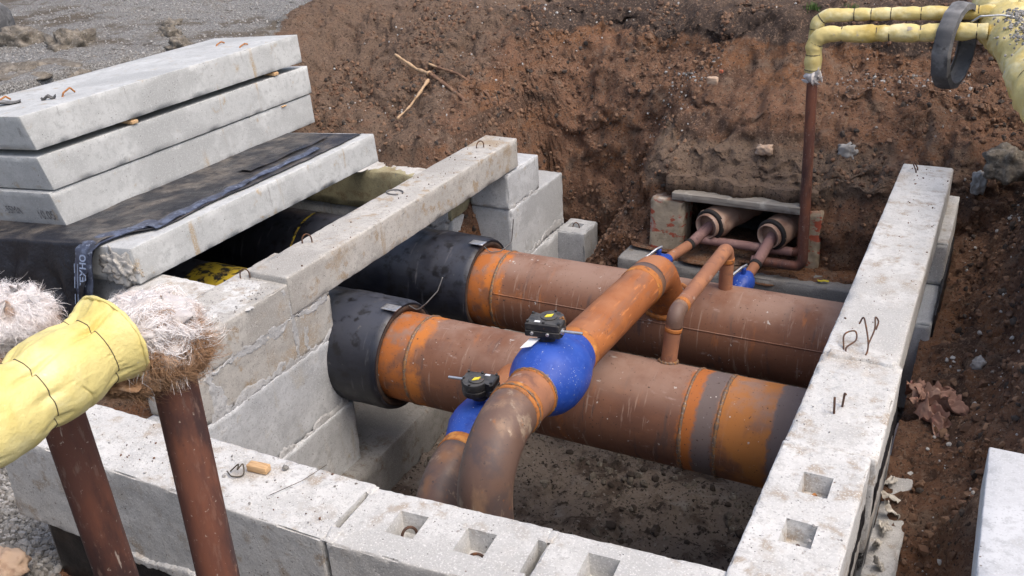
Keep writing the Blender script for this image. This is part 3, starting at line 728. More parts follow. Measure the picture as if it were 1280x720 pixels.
# near wall of the channel and the chamber's left wall
lw = thing('chamber_wall', 'mortared grey block wall on the left holding the crossbeam\'s near end', 'wall', (-4.7, 4.4, -4.9))
def wall_mat(): return M['conc_grey']
ysplit = 4.90
top_blk = part('block', *block((-4.95, 3.86, -3.16), (-4.462, 5.34, -2.88), .012, .03, .008, .035, 33), M['conc_beam'], lw)
boolean(top_blk, [pyramid_pit(-4.66, 5.16, -2.62, .7, .262, .54, 0, 1.)])
part('block', *block((-4.95, 3.87, -3.52), (-4.468, 5.36, -3.165), .012, .03, .008, .03, 34), M['conc_beam'], lw)
part('block', *block((-4.95, 2.95, -4.17), (-4.462, 5.395, -3.525), .012, .03, .006, .03, 35), M['conc_grey'], lw)
part('block', *block((-4.95, 2.95, -4.95), (-4.435, 5.445, -4.175), .012, .03, .006, .03, 36), M['conc_grey'], lw)
part('block', *block((-5.62, 4.12, -3.5), (-4.955, 4.76, -2.925), .014, .035, .01, .04, 37), M['conc_white'], lw)
part('block', *block((-5.60, 4.14, -4.9), (-4.955, 4.74, -3.505), .02, .1, .01, .03, 38), M['conc_grey'], lw)
part('block', *block((-9, 4.62, -4.9), (-5.625, 4.8, -2.93), .02, .1, .01, .03, 39), M['conc_grey'], lw)
part('mortar', *smear((-5.5, 4.45, -2.928), (-4.97, 4.4, -2.926), .42, 50, amp=.3, nrm=(0, 0, 1), thick=.02), M['conc_white'], lw)
xf = -4.462
part('mortar', *join(smear((xf, 3.9, -3.17), (xf, 5.33, -3.17), .07, 41), smear((xf - .004, 3.95, -3.53), (xf - .004, 5.38, -3.54), .1, 42), smear((xf + .012, 4.4, -4.17), (xf + .012, 5.40, -4.17), .10, 43),
     smear((xf, 4.86, -2.9), (xf, 4.92, -3.5), .05, 44), smear((xf - .004, 5.02, -3.18), (xf - .004, 5.03, -3.5), .05, 46), smear((xf, 4.05, -3.0), (xf, 4.02, -3.9), .09, 45),
     smear((xf + .026, 5.0, -4.22), (xf + .026, 5.06, -4.85), .04, 47), smear((xf + .026, 5.22, -4.25), (xf + .026, 5.25, -4.85), .035, 48)), M['mortar'], lw)
part('mortar', *smear((-4.72, 4.86, -2.884), (-4.60, 3.95, -2.884), .26, 49, amp=.3, nrm=(0, 0, 1), thick=.014), M['conc_white'], lw)
part('lifting_loop', *loop_wire((-4.83, 4.86, -2.88), .07, .07, .5, .2, .005), M['rebar'], lw)

# right end of the same wall
rw = thing('chamber_wall', 'stepped concrete pier carrying the crossbeam\'s far end', 'wall', (-4.7, 9.0, -4.9))
part('block', *block((-4.93, 8.41, -3.55), (-4.462, 9.15, -3.16), .012, .03, .008, .04, 51), M['conc_grey'], rw)
part('block', *block((-4.93, 8.43, -4.2), (-4.455, 9.77, -3.555), .012, .03, .007, .035, 52), M['conc_grey'], rw)
part('block', *block((-4.95, 8.44, -4.95), (-4.43, 9.8, -4.205), .022, .07, .007, .035, 53), M['conc_grey'], rw)
part('mortar', *join(smear((-4.46, 8.45, -3.57), (-4.46, 9.13, -3.55), .09, 54, nrm=(1, 0, 0)), smear((-4.44, 8.5, -4.2), (-4.44, 9.75, -4.12), .12, 55)), M['mortar'], rw)
fw = thing('channel_wall', 'rough far side wall of the channel behind the black pipes', 'wall', (-6.5, 8.3, -4.9))
part('block', *block((-9, 8.02, -3.6), (-4.94, 8.55, -3.14), .02, .07, .012, .05, 56), M['yellow_block'], fw)
part('block', *block((-9, 8.05, -4.9), (-4.945, 8.53, -3.605), .02, .09, .014, .04, 57), M['conc_grey'], fw)
part('mortar', *smear((-6.2, 8.3, -3.135), (-4.97, 8.3, -3.135), .4, 58, amp=.3, nrm=(0, 0, 1), thick=.014), M['conc_white'], fw)
part('mortar', *join(smear((-4.97, 8.035, -3.6), (-5.9, 8.035, -3.6), .12, 59, nrm=(0, -1, 0), thick=.03), smear((-5.06, 8.04, -3.2), (-5.1, 8.04, -4.4), .12, 60, nrm=(0, -1, 0), thick=.03)), M['mortar'], fw)
# low block with a lifting niche
lb = part('concrete_block', *block((-4.46, 9.55, -4.95), (-4.10, 9.99, -4.2), .02, .04, .01, .05, 61), M['conc_grey'])
tag(lb, 'low grey concrete block with broken edge beside the stepped pier', 'block')
boolean(lb, [pyramid_pit(-4.3, 9.78, -4.2, .085, .075, .1)])
part('lifting_loop', *loop_wire((-4.3, 9.78, -4.28), .08, .11, .3, .1, .006), M['rebar'], lb)

# crossbeam
cb = part('concrete_beam', *block((-4.83, 4.89, -3.14), (-4.452, 8.655, -2.83), .014, .045, .004, .018, 63), M['conc_beam'])
tag(cb, 'weathered concrete crossbeam spanning above both black jacketed pipes', 'beam')
part('lifting_loop', *loop_wire((-4.74, 5.50, -2.835), .075, .075, .7, .15, .006), M['rebar'], cb)
part('lifting_loop', *loop_wire((-4.66, 8.22, -2.835), .075, .08, .8, -.25, .006), M['rebar'], cb)
part('lifting_loop', *tube(np.array([(-4.73 + .08 * math.cos(t), 6.75 + .06 * math.sin(t), -2.822) for t in np.linspace(0, 5.6, 24)]), .006, 8), M['grey_wire'], cb)

# ---- front wall
def fbs(name, lo, hi, m, label, seed, pits=(), yaw=0, pivot=None, extra=(), cat='block', group=None, step=.026):
    V, F = block(lo, hi, .011, step, .005, .03, seed)
    if yaw: V = rotz(V, yaw, pivot)
    o = tag(part(name, V, F, m, None), label, cat, group)
    cuts = [pyramid_pit(*p) for p in pits] + list(extra)
    if cuts: boolean(o, cuts)
    return o
GF_ = 'concrete foundation blocks around the pit'
def slot(cx, cy, top, w_, l_, d, yaw):
    P = []
    for t in np.linspace(0, 2 * math.pi, 16, endpoint=False):
        P.append((w_ * math.cos(t), (l_ - w_) * (1 if math.sin(t) >= 0 else -1) * (abs(math.sin(t)) > .05) + w_ * math.sin(t)))
    V = [(x, y, top - d) for x, y in P] + [(x, y, top + .05) for x, y in P]
    V = rotz(np.array(V), yaw) + np.array((cx, cy, 0))
    return V, [tuple(range(15, -1, -1)), tuple(range(16, 32))] + [(i, (i + 1) % 16, (i + 1) % 16 + 16, i + 16) for i in range(16)]
b1_ = fbs('foundation_block', (-4.47, 2.51, -3.245), (-2.325, 2.935, -2.70), M['conc_white'], 'long pale front wall block with a wood offcut lying on it', 65, [(-2.31, 2.745, -2.7, .032, .125, .4, 0, 1.)], group=GF_)
b2_ = fbs('foundation_block', (-2.32, 2.51, -3.245), (-1.425, 2.93, -2.705), M['conc_white'], 'short pale front wall block with two square loop niches between joint slots', 66,
          [(-2.045, 2.755, -2.705, .076, .084, .105, .07, .74), (-1.712, 2.77, -2.705, .076, .084, .105, .07, .74)], .07, (-2.32, 2.72, 0), [pyramid_pit(-1.43, 2.79, -2.7, .036, .105, .4, .07, 1.)], group=GF_)
b3_ = fbs('foundation_block', (-1.42, 2.51, -3.245), (-.665, 2.93, -2.712), M['conc_white'], 'pale front wall block at the bottom edge running to the white beam', 67,
          [(-1.175, 2.842, -2.71, .076, .084, .105, .07, .74)], .07, (-2.32, 2.72, 0), group=GF_)
part('lifting_loop', *loop_wire((-2.04, 2.76, -2.80), .07, .07, .9, .1, .007), M['rebar'], b2_)
part('lifting_loop', *loop_wire((-1.71, 2.77, -2.82), .07, .05, .4, .1, .007), M['rebar'], b2_)
part('lifting_loop', *loop_wire((-1.17, 2.84, -2.82), .07, .05, .4, .1, .007), M['rebar'], b3_)
for c, s, sd_ in (((-2.0, 2.73, -2.815), (.035, .03, .012), 3), ((-1.74, 2.745, -2.818), (.04, .03, .012), 4), ((-1.68, 2.78, -2.818), (.03, .03, .012), 5)):
    pass
lowc = fbs('foundation_block', (-4.28, 2.54, -4.1), (-2.2, 2.9, -3.25), M['tar'], 'black tarred block of the course below the long front block', 68, group=GF_, step=.06)
part('end_face', *block((-4.315, 2.555, -4.1), (-4.283, 2.88, -3.26), .008, .06, .003, .02, 69), M['conc_dark'], lowc)
fbs('foundation_block', (-2.19, 2.53, -4.1), (-.7, 3.0, -3.27), M['tar_grey'], 'streaked lower block under the front wall at the pit side', 70, group=GF_, step=.06)
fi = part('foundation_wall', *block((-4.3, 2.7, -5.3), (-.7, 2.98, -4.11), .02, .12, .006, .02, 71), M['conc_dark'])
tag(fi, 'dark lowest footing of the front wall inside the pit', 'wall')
# wet joint of mortar on the face of the long block
part('mortar', *smear((-3.85, 2.512, -3.235), (-2.4, 2.512, -3.2), .05, 72, nrm=(0, -1, 0), thick=.03), M['conc_white'], b1_)

part('mortar', *(smear((-2.322, 2.515, -2.70), (-2.322, 2.615, -2.70), .055, 140, nrm=(0, 0, 1), thick=.008, amp=.4)), M['conc_white'], b1_)
part('mortar', *smear((-2.322, 2.87, -2.70), (-2.322, 2.93, -2.70), .05, 141, nrm=(0, 0, 1), thick=.008, amp=.4), M['conc_white'], b1_)
part('mortar', *(smear((-1.425, 2.585, -2.706), (-1.43, 2.68, -2.706), .05, 142, nrm=(0, 0, 1), thick=.008, amp=.4)), M['conc_white'], b2_)
part('mortar', *smear((-1.43, 2.90, -2.706), (-1.432, 2.985, -2.706), .05, 143, nrm=(0, 0, 1), thick=.008, amp=.4), M['conc_white'], b2_)
# ---- right wall
r1 = fbs('foundation_block', (-.695, 2.70, -3.27), (-.288, 4.03, -2.695), M['conc_white'], 'white block with two square niches at the near end of the right wall', 73,
         [(-.485, 3.725, -2.69, .073, .088, .10, 0, .74), (-.485, 3.362, -2.69, .073, .088, .10, 0, .74)], group=GF_)
part('lifting_loop', *loop_wire((-.485, 3.73, -2.82), .07, .06, 1.4, .1, .007), M['rebar_bright'], r1)
part('lifting_loop', *loop_wire((-.485, 3.36, -2.82), .07, .05, 1.4, .1, .007), M['rebar'], r1)
part('tar_coating', *smear((-.285, 2.75, -3.12), (-.285, 4.02, -2.99), .12, 74, nrm=(1, 0, 0), thick=.0095, amp=.35), M['tar'], r1)
part('mortar', *smear((-.68, 4.035, -2.697), (-.30, 4.035, -2.697), .045, 144, nrm=(0, 0, 1), thick=.009, amp=.5), M['conc_white'], r1)
r2 = fbs('foundation_block', (-.69, 4.04, -3.27), (-.262, 4.985, -2.70), M['conc_white'], 'white right wall block with a rough mortared top and bent rebar pins', 75, group=GF_)
part('rebar_pin', *join(tube(line((-.515, 4.36, -2.72), (-.52, 4.35, -2.60)), .006, 8), tube(fillet([(-.49, 4.43, -2.72), (-.485, 4.44, -2.62), (-.475, 4.40, -2.60)], .01), .006, 8)), M['rebar'], r2)
part('mortar', *join(smear((-.48, 4.9, -2.702), (-.47, 4.25, -2.702), .2, 76, nrm=(0, 0, 1), thick=.012, amp=.3), smear((-.66, 4.97, -2.70), (-.30, 4.97, -2.70), .06, 77, nrm=(0, 0, 1), thick=.03, amp=.3)), M['conc_white'], r2)
part('tar_coating', *smear((-.259, 4.1, -3.0), (-.259, 4.96, -2.99), .12, 78, nrm=(1, 0, 0), thick=.0095, amp=.35), M['tar'], r2)
lt = part('concrete_beam', *block((-.688, 4.99, -3.0), (-.284, 8.62, -2.70), .012, .045, .003, .014, 79), M['conc_white'])
tag(lt, 'long white concrete beam on the right wall crossing over both pipes', 'beam')
part('lifting_loop', *loop_wire((-.545, 8.42, -2.705), .07, .085, 1.5, .6, .006), M['rebar'], lt)
cw = spline([(-.585, 5.05, -2.70), (-.60, 5.13, -2.62), (-.55, 5.17, -2.60), (-.53, 5.09, -2.62), (-.57, 5.03, -2.66), (-.55, 4.99, -2.69), (-.47, 5.0, -2.69), (-.46, 5.06, -2.62), (-.50, 5.18, -2.52), (-.52, 5.22, -2.50), (-.535, 5.2, -2.55)])
cw[:, 2] = -2.70 + (cw[:, 2] + 2.70) * .68
part('wire', *tube(cw, .0048, 8), M['rebar'], lt)
part('wire', *tube(spline([(-.46, 5.06, -2.645), (-.445, 5.15, -2.59), (-.455, 5.22, -2.55), (-.435, 5.21, -2.57), (-.44, 5.17, -2.60)]), .0048, 8), M['rebar'], lt)
pr_ = fbs('foundation_block', (-.68, 7.62, -3.36), (-.205, 8.8, -3.005), M['conc_white'], 'pale block under the far end of the long white beam', 80, group=GF_)
fbs('foundation_block', (-.66, 6.9, -4.1), (-.215, 8.0, -3.365), M['conc_grey'], 'grey block under the white beam above the pinkish rag', 81, group=GF_)
fbs('foundation_block', (-.68, 4.1, -5.2), (-.27, 5.12, -3.275), M['tar_grey'], 'streaked lower block under the rough topped right wall block', 82, group=GF_, step=.06)
fbs('foundation_block', (-.69, 2.75, -5.2), (-.292, 4.09, -3.275), M['tar_grey'], 'tarred lower block under the near end of the right wall', 83, group=GF_, step=.06)
tp = part('tar_sheet', *block((-.212, 6.95, -4.0), (-.192, 8.6, -3.3), .004, .05, .012, .0, 84), M['tar'])
tag(tp, 'black tar sheet hanging behind the blocks under the white beam', 'tar sheet')
lg = part('footing', *block((-.285, 3.0, -4.2), (-.115, 5.72, -3.5), .02, .05, .012, .04, 85), M['conc_white'])
tag(lg, 'narrow pale footing ledge along the right wall strewn with torn scraps', 'footing')

# white slab at the right edge
ws = part('concrete_slab', *block((.187, 1.2, -2.86), (1.6, 4.19, -2.6), .008, .06, .001, .006, 86), M['conc_new'])
tag(ws, 'clean white concrete slab lying by itself at the right edge', 'slab', 'precast concrete slabs')

# ================================================================== COVER SLABS ON THE CHANNEL
TILT = -math.radians(4.5)
PV = np.array((-5.54, 0, -2.9))
def slab(lo, hi, seed, m=None, r=.007):
    V, F = block(lo, hi, r, .04, .0025, .015, seed)
    return V, F
# covered slab
V, F = slab((-8.6, 4.51, -2.9), (-5.54, 7.68, -2.615), 91)
base = part('concrete_slab', roty(V, TILT, PV), F, M['conc_slab'])
tag(base, 'concrete cover slab over the pipe channel wrapped in black membrane', 'slab', 'precast concrete slabs')
part('broken_corner', *rock((-5.74, 4.525, -2.80), (.17, .05, .13), 7, 5, .38, 4.), M['conc_beam'], base)
GS = 'precast concrete slabs'
TS = []
for k, (z0, z1, y0, y1, xf_, lab) in enumerate((
        (-2.695, -2.392, 4.81, 8.09, -6.617, 'lowest slab of the grey stack marked with faded black numbers'),
        (-2.378, -2.092, 4.785, 8.11, -6.625, 'middle grey concrete slab in the stack of three'),
        (-2.035, -1.752, 4.735, 8.03, -6.635, 'topmost grey concrete slab of the stack with orange wire loops'))):
    V, F = block((xf_ - 1.16, y0, z0), (xf_, y1, z1), .006, .04, .0016, .007, 95 + k)
    # cast with a slight draft: bottom a little smaller than the top is not seen, the near end leans
    V[:, 1] += (V[:, 2] - z0) * np.where(V[:, 1] < 6, -.22, .03)
    o = tag(part('concrete_slab', roty(V, TILT, (xf_, 0, z0)), F, M['conc_slab']), lab, 'slab', GS)
    TS.append(o)
# lifting loops and debris on the topmost slab
tt = TS[2]
def top_pt(x, y, dz=0): return np.array((x, y, -1.752 + (x + 6.635) * math.tan(-TILT) + dz))
def bent(p, s=1.): return tube(fillet([top_pt(p[0], p[1], -.03), top_pt(p[0], p[1] + .03, .03 * s), top_pt(p[0] - .02, p[1] + .12, .055 * s), top_pt(p[0] - .02, p[1] + .16, .01)], .02, .012, 6), .008, 8)
part('lifting_loop', *bent((-6.95, 5.30)), M['rebar_bright'], tt)
part('lifting_loop', *bent((-7.45, 5.05), .8), M['rebar_bright'], tt)
part('lifting_loop', *bent((-7.3, 7.5), .5), M['rebar_bright'], tt)
part('lifting_loop', *bent((-6.85, 7.35), .4), M['rebar_bright'], tt)
def sheet_on_top(cx, cy, a, b, yaw, seed):
    n, k = 14, 7
    V = []
    for i in range(n):
        for j in range(k):
            u, v = i / (n - 1) * 2 - 1, j / (k - 1) * 2 - 1
            q = rotz(np.array([[u * a, v * b * (1 - .5 * u * u), 0]]), yaw)[0]
            V.append(top_pt(cx + q[0], cy + q[1], .012 + .02 * abs(v) + .012 * math.sin(5 * u + seed)))
    V = np.array(V); F = [(i * k + j, (i + 1) * k + j, (i + 1) * k + j + 1, i * k + j + 1) for i in range(n - 1) for j in range(k - 1)]
    m = len(V); V2 = V.copy(); V2[:, 2] -= .008
    return np.concatenate([V, V2]), F + [tuple(x + m for x in reversed(f)) for f in F] + [(a_, b_, b_ + m, a_ + m) for a_, b_ in zip([i * k for i in range(n)][:-1], [i * k for i in range(n)][1:])] + [(b_, a_, a_ + m, b_ + m) for a_, b_ in zip([i * k + k - 1 for i in range(n)][:-1], [i * k + k - 1 for i in range(n)][1:])]
tag(part('membrane_scrap', *sheet_on_top(-7.36, 4.98, .2, .05, .75, 1), M['rubber']), 'long dark membrane scrap at the near left of the topmost slab', 'scrap')
tag(part('membrane_scrap', *sheet_on_top(-7.0, 5.22, .06, .02, .6, 2), M['rubber']), 'tiny dark membrane scrap by the orange loop on the topmost slab', 'scrap')
GW = 'wooden spacers between the stacked slabs'
for (x, y, z, lab) in ((-6.66, 5.72, -2.055, 'pale wooden spacer under the topmost slab near its left third'), (-6.66, 7.60, -2.052, 'pale wooden spacer under the topmost slab near its far end'), (-6.65, 7.64, -2.386, 'thin pale wooden spacer under the middle slab near its far end')):
    hz = .03 if z > -2.2 else .012
    tag(part('wooden_spacer', *block((x - .3, y - .035, z - .028), (x + .03, y + .035, z - .028 + hz), .004, .05, .001, .003, 5), M['wood']), lab, 'spacer', GW)
# faded marks on the end of the lowest slab
def slab_text(s, size, x, z, ynear):
    V, F = text_mesh(s, size, .0)
    V = V.copy(); V[:, 0] *= .8
    sh = .22
    P = np.stack([x + V[:, 0], ynear - sh * (z + V[:, 1] + 2.695) - .006, z + V[:, 1]], 1)
    return roty(P, TILT, (-6.617, 0, -2.695)), F
part('marking', *slab_text('-5SMA', .10, -7.30, -2.60, 4.81), M['ink'], TS[0], smooth=False)
part('marking', *slab_text('10.05', .12, -6.90, -2.635, 4.81), M['ink'], TS[0], smooth=False)
for o in TS[:2]:
    pass

# membrane over the covered slab: top sheet, turned down over the near end and hanging
def membrane():
    n, k = 150, 96
    ytop0, ytop1 = 4.51, 7.62
    prof_l = 1.0                                   # hanging length
    V = []
    for j in range(k):
        u = j / (k - 1)
        x = -5.60 - u * 2.6
        for i in range(n):
            s = i / (n - 1) * (ytop1 - ytop0 + prof_l) - prof_l
            fx = x
            if s > 0:
                y = ytop0 + s; z = -2.607
                V.append((fx, y, z))
            else:
                V.append((fx, ytop0 - .025 - .02 * min(1, -s * 4), -2.607 + s))
    V = np.array(V)
    V = roty(V, TILT, PV)
    top = V[:, 1] > 4.50
    V[:, 0] -= np.where(top, .26 * sstep(V[:, 1], 4.95, 4.6), .26 + .40 * (-2.607 - V[:, 2])) * sstep(V[:, 0], -7.5, -5.6)
    edge = sstep(V[:, 0], -5.66, -5.60)
    w_ = fbm(V * np.array((2.2, 2.2, 1.2)), 4, 5)
    # ragged right edge, swings back from the slab's edge half way along
    k_ = (V[:, 0] > -5.9) & top
    V[:, 0] -= np.where(k_, sstep(V[:, 0], -5.9, -5.6) * (.03 + .05 * np.clip(fbm(np.stack([V[:, 1] * 2.3, V[:, 1] * 0, V[:, 1] * 0], 1), 3, 8) + .4, 0, 1.5)), 0)
    V[:, 2] += np.where(top, .004 + .012 * np.clip(w_, 0, 2), 0)
    fold = np.abs(np.sin(V[:, 0] * 7 + 2.2 * fbm(V * 1.5, 3, 6) + V[:, 2] * 2.5)) ** 1.5
    V[:, 1] -= np.where(top, 0, .012 + .07 * fold * sstep(V[:, 2], -2.6, -3.1) * sstep(V[:, 0], -5.72, -6.0) + .03 * (w_ + 1) * sstep(V[:, 2], -2.62, -2.8) * sstep(V[:, 0], -5.7, -6.0))
    F = [(j * n + i, j * n + i + 1, (j + 1) * n + i + 1, (j + 1) * n + i) for j in range(k - 1) for i in range(n - 1)]
    m = len(V); V2 = V.copy(); V2[:, 2] -= np.where(top, .006, 0); V2[:, 1] += np.where(top, 0, .006)
    F2 = [tuple(x + m for x in reversed(f)) for f in F]
    e1 = [(i, i + m, i + 1 + m, i + 1) for i in range(n - 1)]
    return np.concatenate([V, V2]), F + F2 + e1
mem = thing('membrane_sheet', 'black waterproofing membrane draped over the cover slab and hanging at its near end', 'membrane', (-6.6, 5.8, -2.65))
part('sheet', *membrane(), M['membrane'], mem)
def strip(path, w0, w1, lift, m, seed):
    """a flat printed edge band lying on the membrane: path of (pos, across, normal)"""
    V = []; k = 5; n = len(path)
    for i, (p, a, nn) in enumerate(path):
        for j in range(k):
            u = j / (k - 1)
            V.append(np.array(p) + np.array(a) * (w0 + (w1 - w0) * i / (n - 1)) * (u - .5) + np.array(nn) * (lift + .006 * math.sin(i * .6 + seed + u * 2) + .012 * math.sin(u * math.pi)))
    V = np.array(V); F = [(i * k + j, (i + 1) * k + j, (i + 1) * k + j + 1, i * k + j + 1) for i in range(n - 1) for j in range(k - 1)]
    m_ = len(V); V2 = V - np.repeat(np.array([q[2] for q in path]), k, 0) * .006
    return np.concatenate([V, V2]), F + [tuple(x + m_ for x in reversed(f)) for f in F]
def tilt_pt(x, y, z): return roty(np.array([[x, y, z]]), TILT, PV)[0]
ps = []
for y in np.linspace(4.86, 6.05, 40): ps.append((tilt_pt(-5.70 - .06 * (y - 4.9) - .015 * math.sin(y * 4), y, -2.60), (1, 0, .08), (0, 0, 1)))
part('edge_strip', *strip(ps, .15, .10, .012, M['strip'], 1), M['strip'], mem)
ps = []
for y in np.linspace(5.95, 7.05, 30): ps.append((tilt_pt(-5.76 - .02 * (y - 6.1), y, -2.60), (1, 0, .08), (0, 0, 1)))
part('edge_strip', *strip(ps, .07, .12, .010, M['strip'], 2), M['strip'], mem)
ps = []
for y in np.linspace(6.3, 7.45, 24): ps.append((tilt_pt(-6.02 + .05 * (y - 6.3), y, -2.60), (1, 0, .08), (0, 0, 1)))
part('edge_strip', *strip(ps, .16, .06, .012, M['strip'], 5), M['membrane'], mem)
ps = []
for y in np.linspace(5.0, 4.50, 12): ps.append((tilt_pt(-5.80 - .14 * sstep(y, 4.95, 4.55), y, -2.60), (1, 0, .08), (0, 0, 1)))
YH = 4.43
def hang(x, z): return tilt_pt(-5.935 + x - .40 * (-2.607 - z), YH, z)
for z in np.linspace(-2.615, -3.4, 26): ps.append((hang(0, z), (1, 0, .05), (0, -1, 0)))
part('edge_strip', *strip(ps, .19, .19, .016, M['strip'], 3), M['strip'], mem)
def hang_flat(x, z, dy=-.046):
    p = hang(x, z); return p + np.array((0, dy, 0))
def mem_text(s, size, x, z0, sx=1.):
    V, F = text_mesh(s, size, 0., .0028)
    return np.array([hang_flat(x - v[1], z0 + v[0] * sx) for v in V]), F
part('lettering', *mem_text('\u0422\u0415\u0425\u041d\u041e', .088, .058, -2.93, .98), M['print'], mem, smooth=False)
part('lettering', *mem_text('\u041e', .085, .058, -3.10, 1.), M['print'], mem, smooth=False)
bars = []
for (z0, z1, xo, wd) in ((-2.80, -2.72, -.065, .004), (-2.93, -2.83, -.065, .004), (-2.93, -2.72, -.03, .003), (-3.07, -2.98, -.062, .004), (-3.07, -2.98, -.03, .003)):
    bars.append((np.array([hang_flat(xo - wd, z0), hang_flat(xo + wd, z0), hang_flat(xo + wd, z1), hang_flat(xo - wd, z1)]), [(0, 1, 2, 3)]))
part('lettering', *join(*bars), M['print'], mem, smooth=False)

# ================================================================== MAIN PIPES
NY, FY, PZ, PR = 5.655, 7.08, -3.776, .36
def main_pipe(y, xend, m, lab, name_j, seams, seed):
    t = thing('heating_pipe', lab, 'pipe', (-2.4, y, PZ))
    part('steel_pipe', *tube(line((xend - .5, y, PZ), (-.42, y, PZ), .06), PR, 96), m, t)
    jr = .452
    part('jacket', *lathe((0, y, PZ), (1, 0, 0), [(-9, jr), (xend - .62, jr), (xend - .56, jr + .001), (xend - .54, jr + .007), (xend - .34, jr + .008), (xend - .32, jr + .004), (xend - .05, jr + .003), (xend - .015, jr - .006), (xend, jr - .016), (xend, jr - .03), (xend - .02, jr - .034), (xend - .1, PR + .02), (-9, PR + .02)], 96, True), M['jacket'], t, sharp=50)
    part('jacket_end', *lathe((0, y, PZ), (1, 0, 0), [(xend - .004, jr - .031), (xend + .004, jr - .055), (xend - .008, PR + .02), (xend - .02, PR + .003), (xend - .2, PR + .003), (xend - .2, jr - .031)], 96, True), M['jacket_end'], t)
    for sx in seams:
        part('weld_seam', *bead((sx, y, PZ), (1, 0, 0), PR, .010, seed), M['weld'], t)
    return t
npipe = main_pipe(NY, -4.02, M['rust_near'], 'nearer rust-brown heating main running under the blue ball valve', 'j', (-3.80, -1.60, -1.36), 1)
fpipe = main_pipe(FY, -4.02, M['rust_far'], 'farther rust-brown heating main behind the orange branch pipe', 'j', (-3.80,), 2)
# longitudinal seam of the far main, a low ridge
sa = math.radians(19)
sy, sz = FY - PR * math.cos(sa), PZ + PR * math.sin(sa)
part('seam_ridge', *tube(line((-3.79, sy, sz), (-.45, sy, sz), .05), .0055, 6), M['rust_far'], fpipe)
# signal wires and tin clips at the ends of the jackets
for (y, t) in ((NY, npipe), (FY, fpipe)):
    zt = PZ + .46
    part('signal_wire', *tube(fillet([(-4.03, y + .12, zt - .06), (-3.93, y + .10, zt - .08), (-3.86, y + .13, zt - .02), (-3.80, y + .22, zt + .06), (-3.78, y + .28, zt + .16)] if y == NY else
         [(-4.03, y - .02, zt - .05), (-3.95, y - .04, zt - .09), (-3.86, y + .0, zt - .08), (-3.80, y + .1, zt - .02), (-3.78, y + .12, zt + .2)], .05, .015, 6), .005, 8), M['grey_wire'], t)
    part('clip', *block((-4.12, y - .13, zt + .004), (-3.98, y - .04, zt + .012), .002, .02, .003, .006, 3), M['steel'], t)
# yellow tar band on the near jacket, thin yellow ring on the far one
part('paint_band', *tube(line((-6.15, NY, PZ), (-5.68, NY, PZ), .03), .457, 96, False), M['yellow_tar'], npipe)
part('paint_band', *tube(line((-6.0, FY, PZ), (-5.975, FY, PZ), .01), .457, 96, False), M['yellow_tar'], fpipe)

# ---- large branch over the near main
BRr = .160
A0 = np.array((-2.235, 6.873, -3.481)); nA = np.array((0, -.574, .819))
A1 = A0 + nA * .40
B1 = np.array((-2.285, 3.84, -3.025)); B2 = np.array((-2.285, 3.84, -5.3))
d_run = (B1 - A1) / np.linalg.norm(B1 - A1)
def on_run(y): return A1 + (B1 - A1) * ((y - A1[1]) / (B1[1] - A1[1]))
br = thing('branch_pipe', 'large orange branch pipe rising from the far main and bending down at the front wall', 'pipe', tuple(on_run(5.5)))
pA = fillet([A0 - nA * .15, A1, on_run(5.9)], [.30], .03)
part('elbow', *tube(fillet([A0 - nA * .15, A1, on_run(6.28)], [.26], .03), BRr, 48), M['rust_orange'], br)
part('run', *tube(line(on_run(6.28), on_run(5.06)), BRr - .001, 48), M['rust_orange'], br)
arcA = fillet([A0 - nA * .15, A1, on_run(6.28)], [.26], .03)
part('gap_band', *tube(line(arcA[-1] + d_run * -.13, arcA[-1] + d_run * .0), BRr + .003, 48), M['rust_elbow'], br)
part('weld_ring', *tube(line(on_run(6.33), on_run(6.255), .01), BRr + .005, 48), M['weld_rust'], br)
part('weld_ring', *tube(line(on_run(5.12), on_run(5.05), .01), BRr + .005, 48), M['weld_rust'], br)
part('short_run', *tube(line(on_run(4.47), on_run(4.24)), BRr - .001, 48), M['rust_thin'], br)
part('weld_ring', *tube(line(on_run(4.50), on_run(4.45), .01), BRr + .006, 48), M['weld_rust'], br)
part('weld_seam', *bead(on_run(4.47), d_run, BRr + .006, .006), M['weld'], br)
part('weld_ring', *tube(line(on_run(4.29), on_run(4.215), .01), BRr + .005, 48), M['weld_rust'], br)
part('weld_seam', *bead(on_run(4.25), d_run, BRr + .006, .006), M['weld'], br)
part('bend', *tube(fillet([on_run(4.24), B1, B2], [.40], .03, 24), BRr, 48), M['rust_elbow'], br)
def to_pipe(y0):
    def fn(p):
        q = np.array(p); dy = q[1] - y0; dz = q[2] - PZ; L = math.hypot(dy, dz)
        return np.array((q[0], y0 + dy / L * (PR + .004), PZ + dz / L * (PR + .004)))
    return fn
part('weld_ring', *bead(A0, nA, BRr + .035, .020, fn=to_pipe(FY)), M['weld_rust'], br)
part('weld_seam', *bead(A0, nA, BRr + .008, .010, fn=to_pipe(FY)), M['weld'], br)

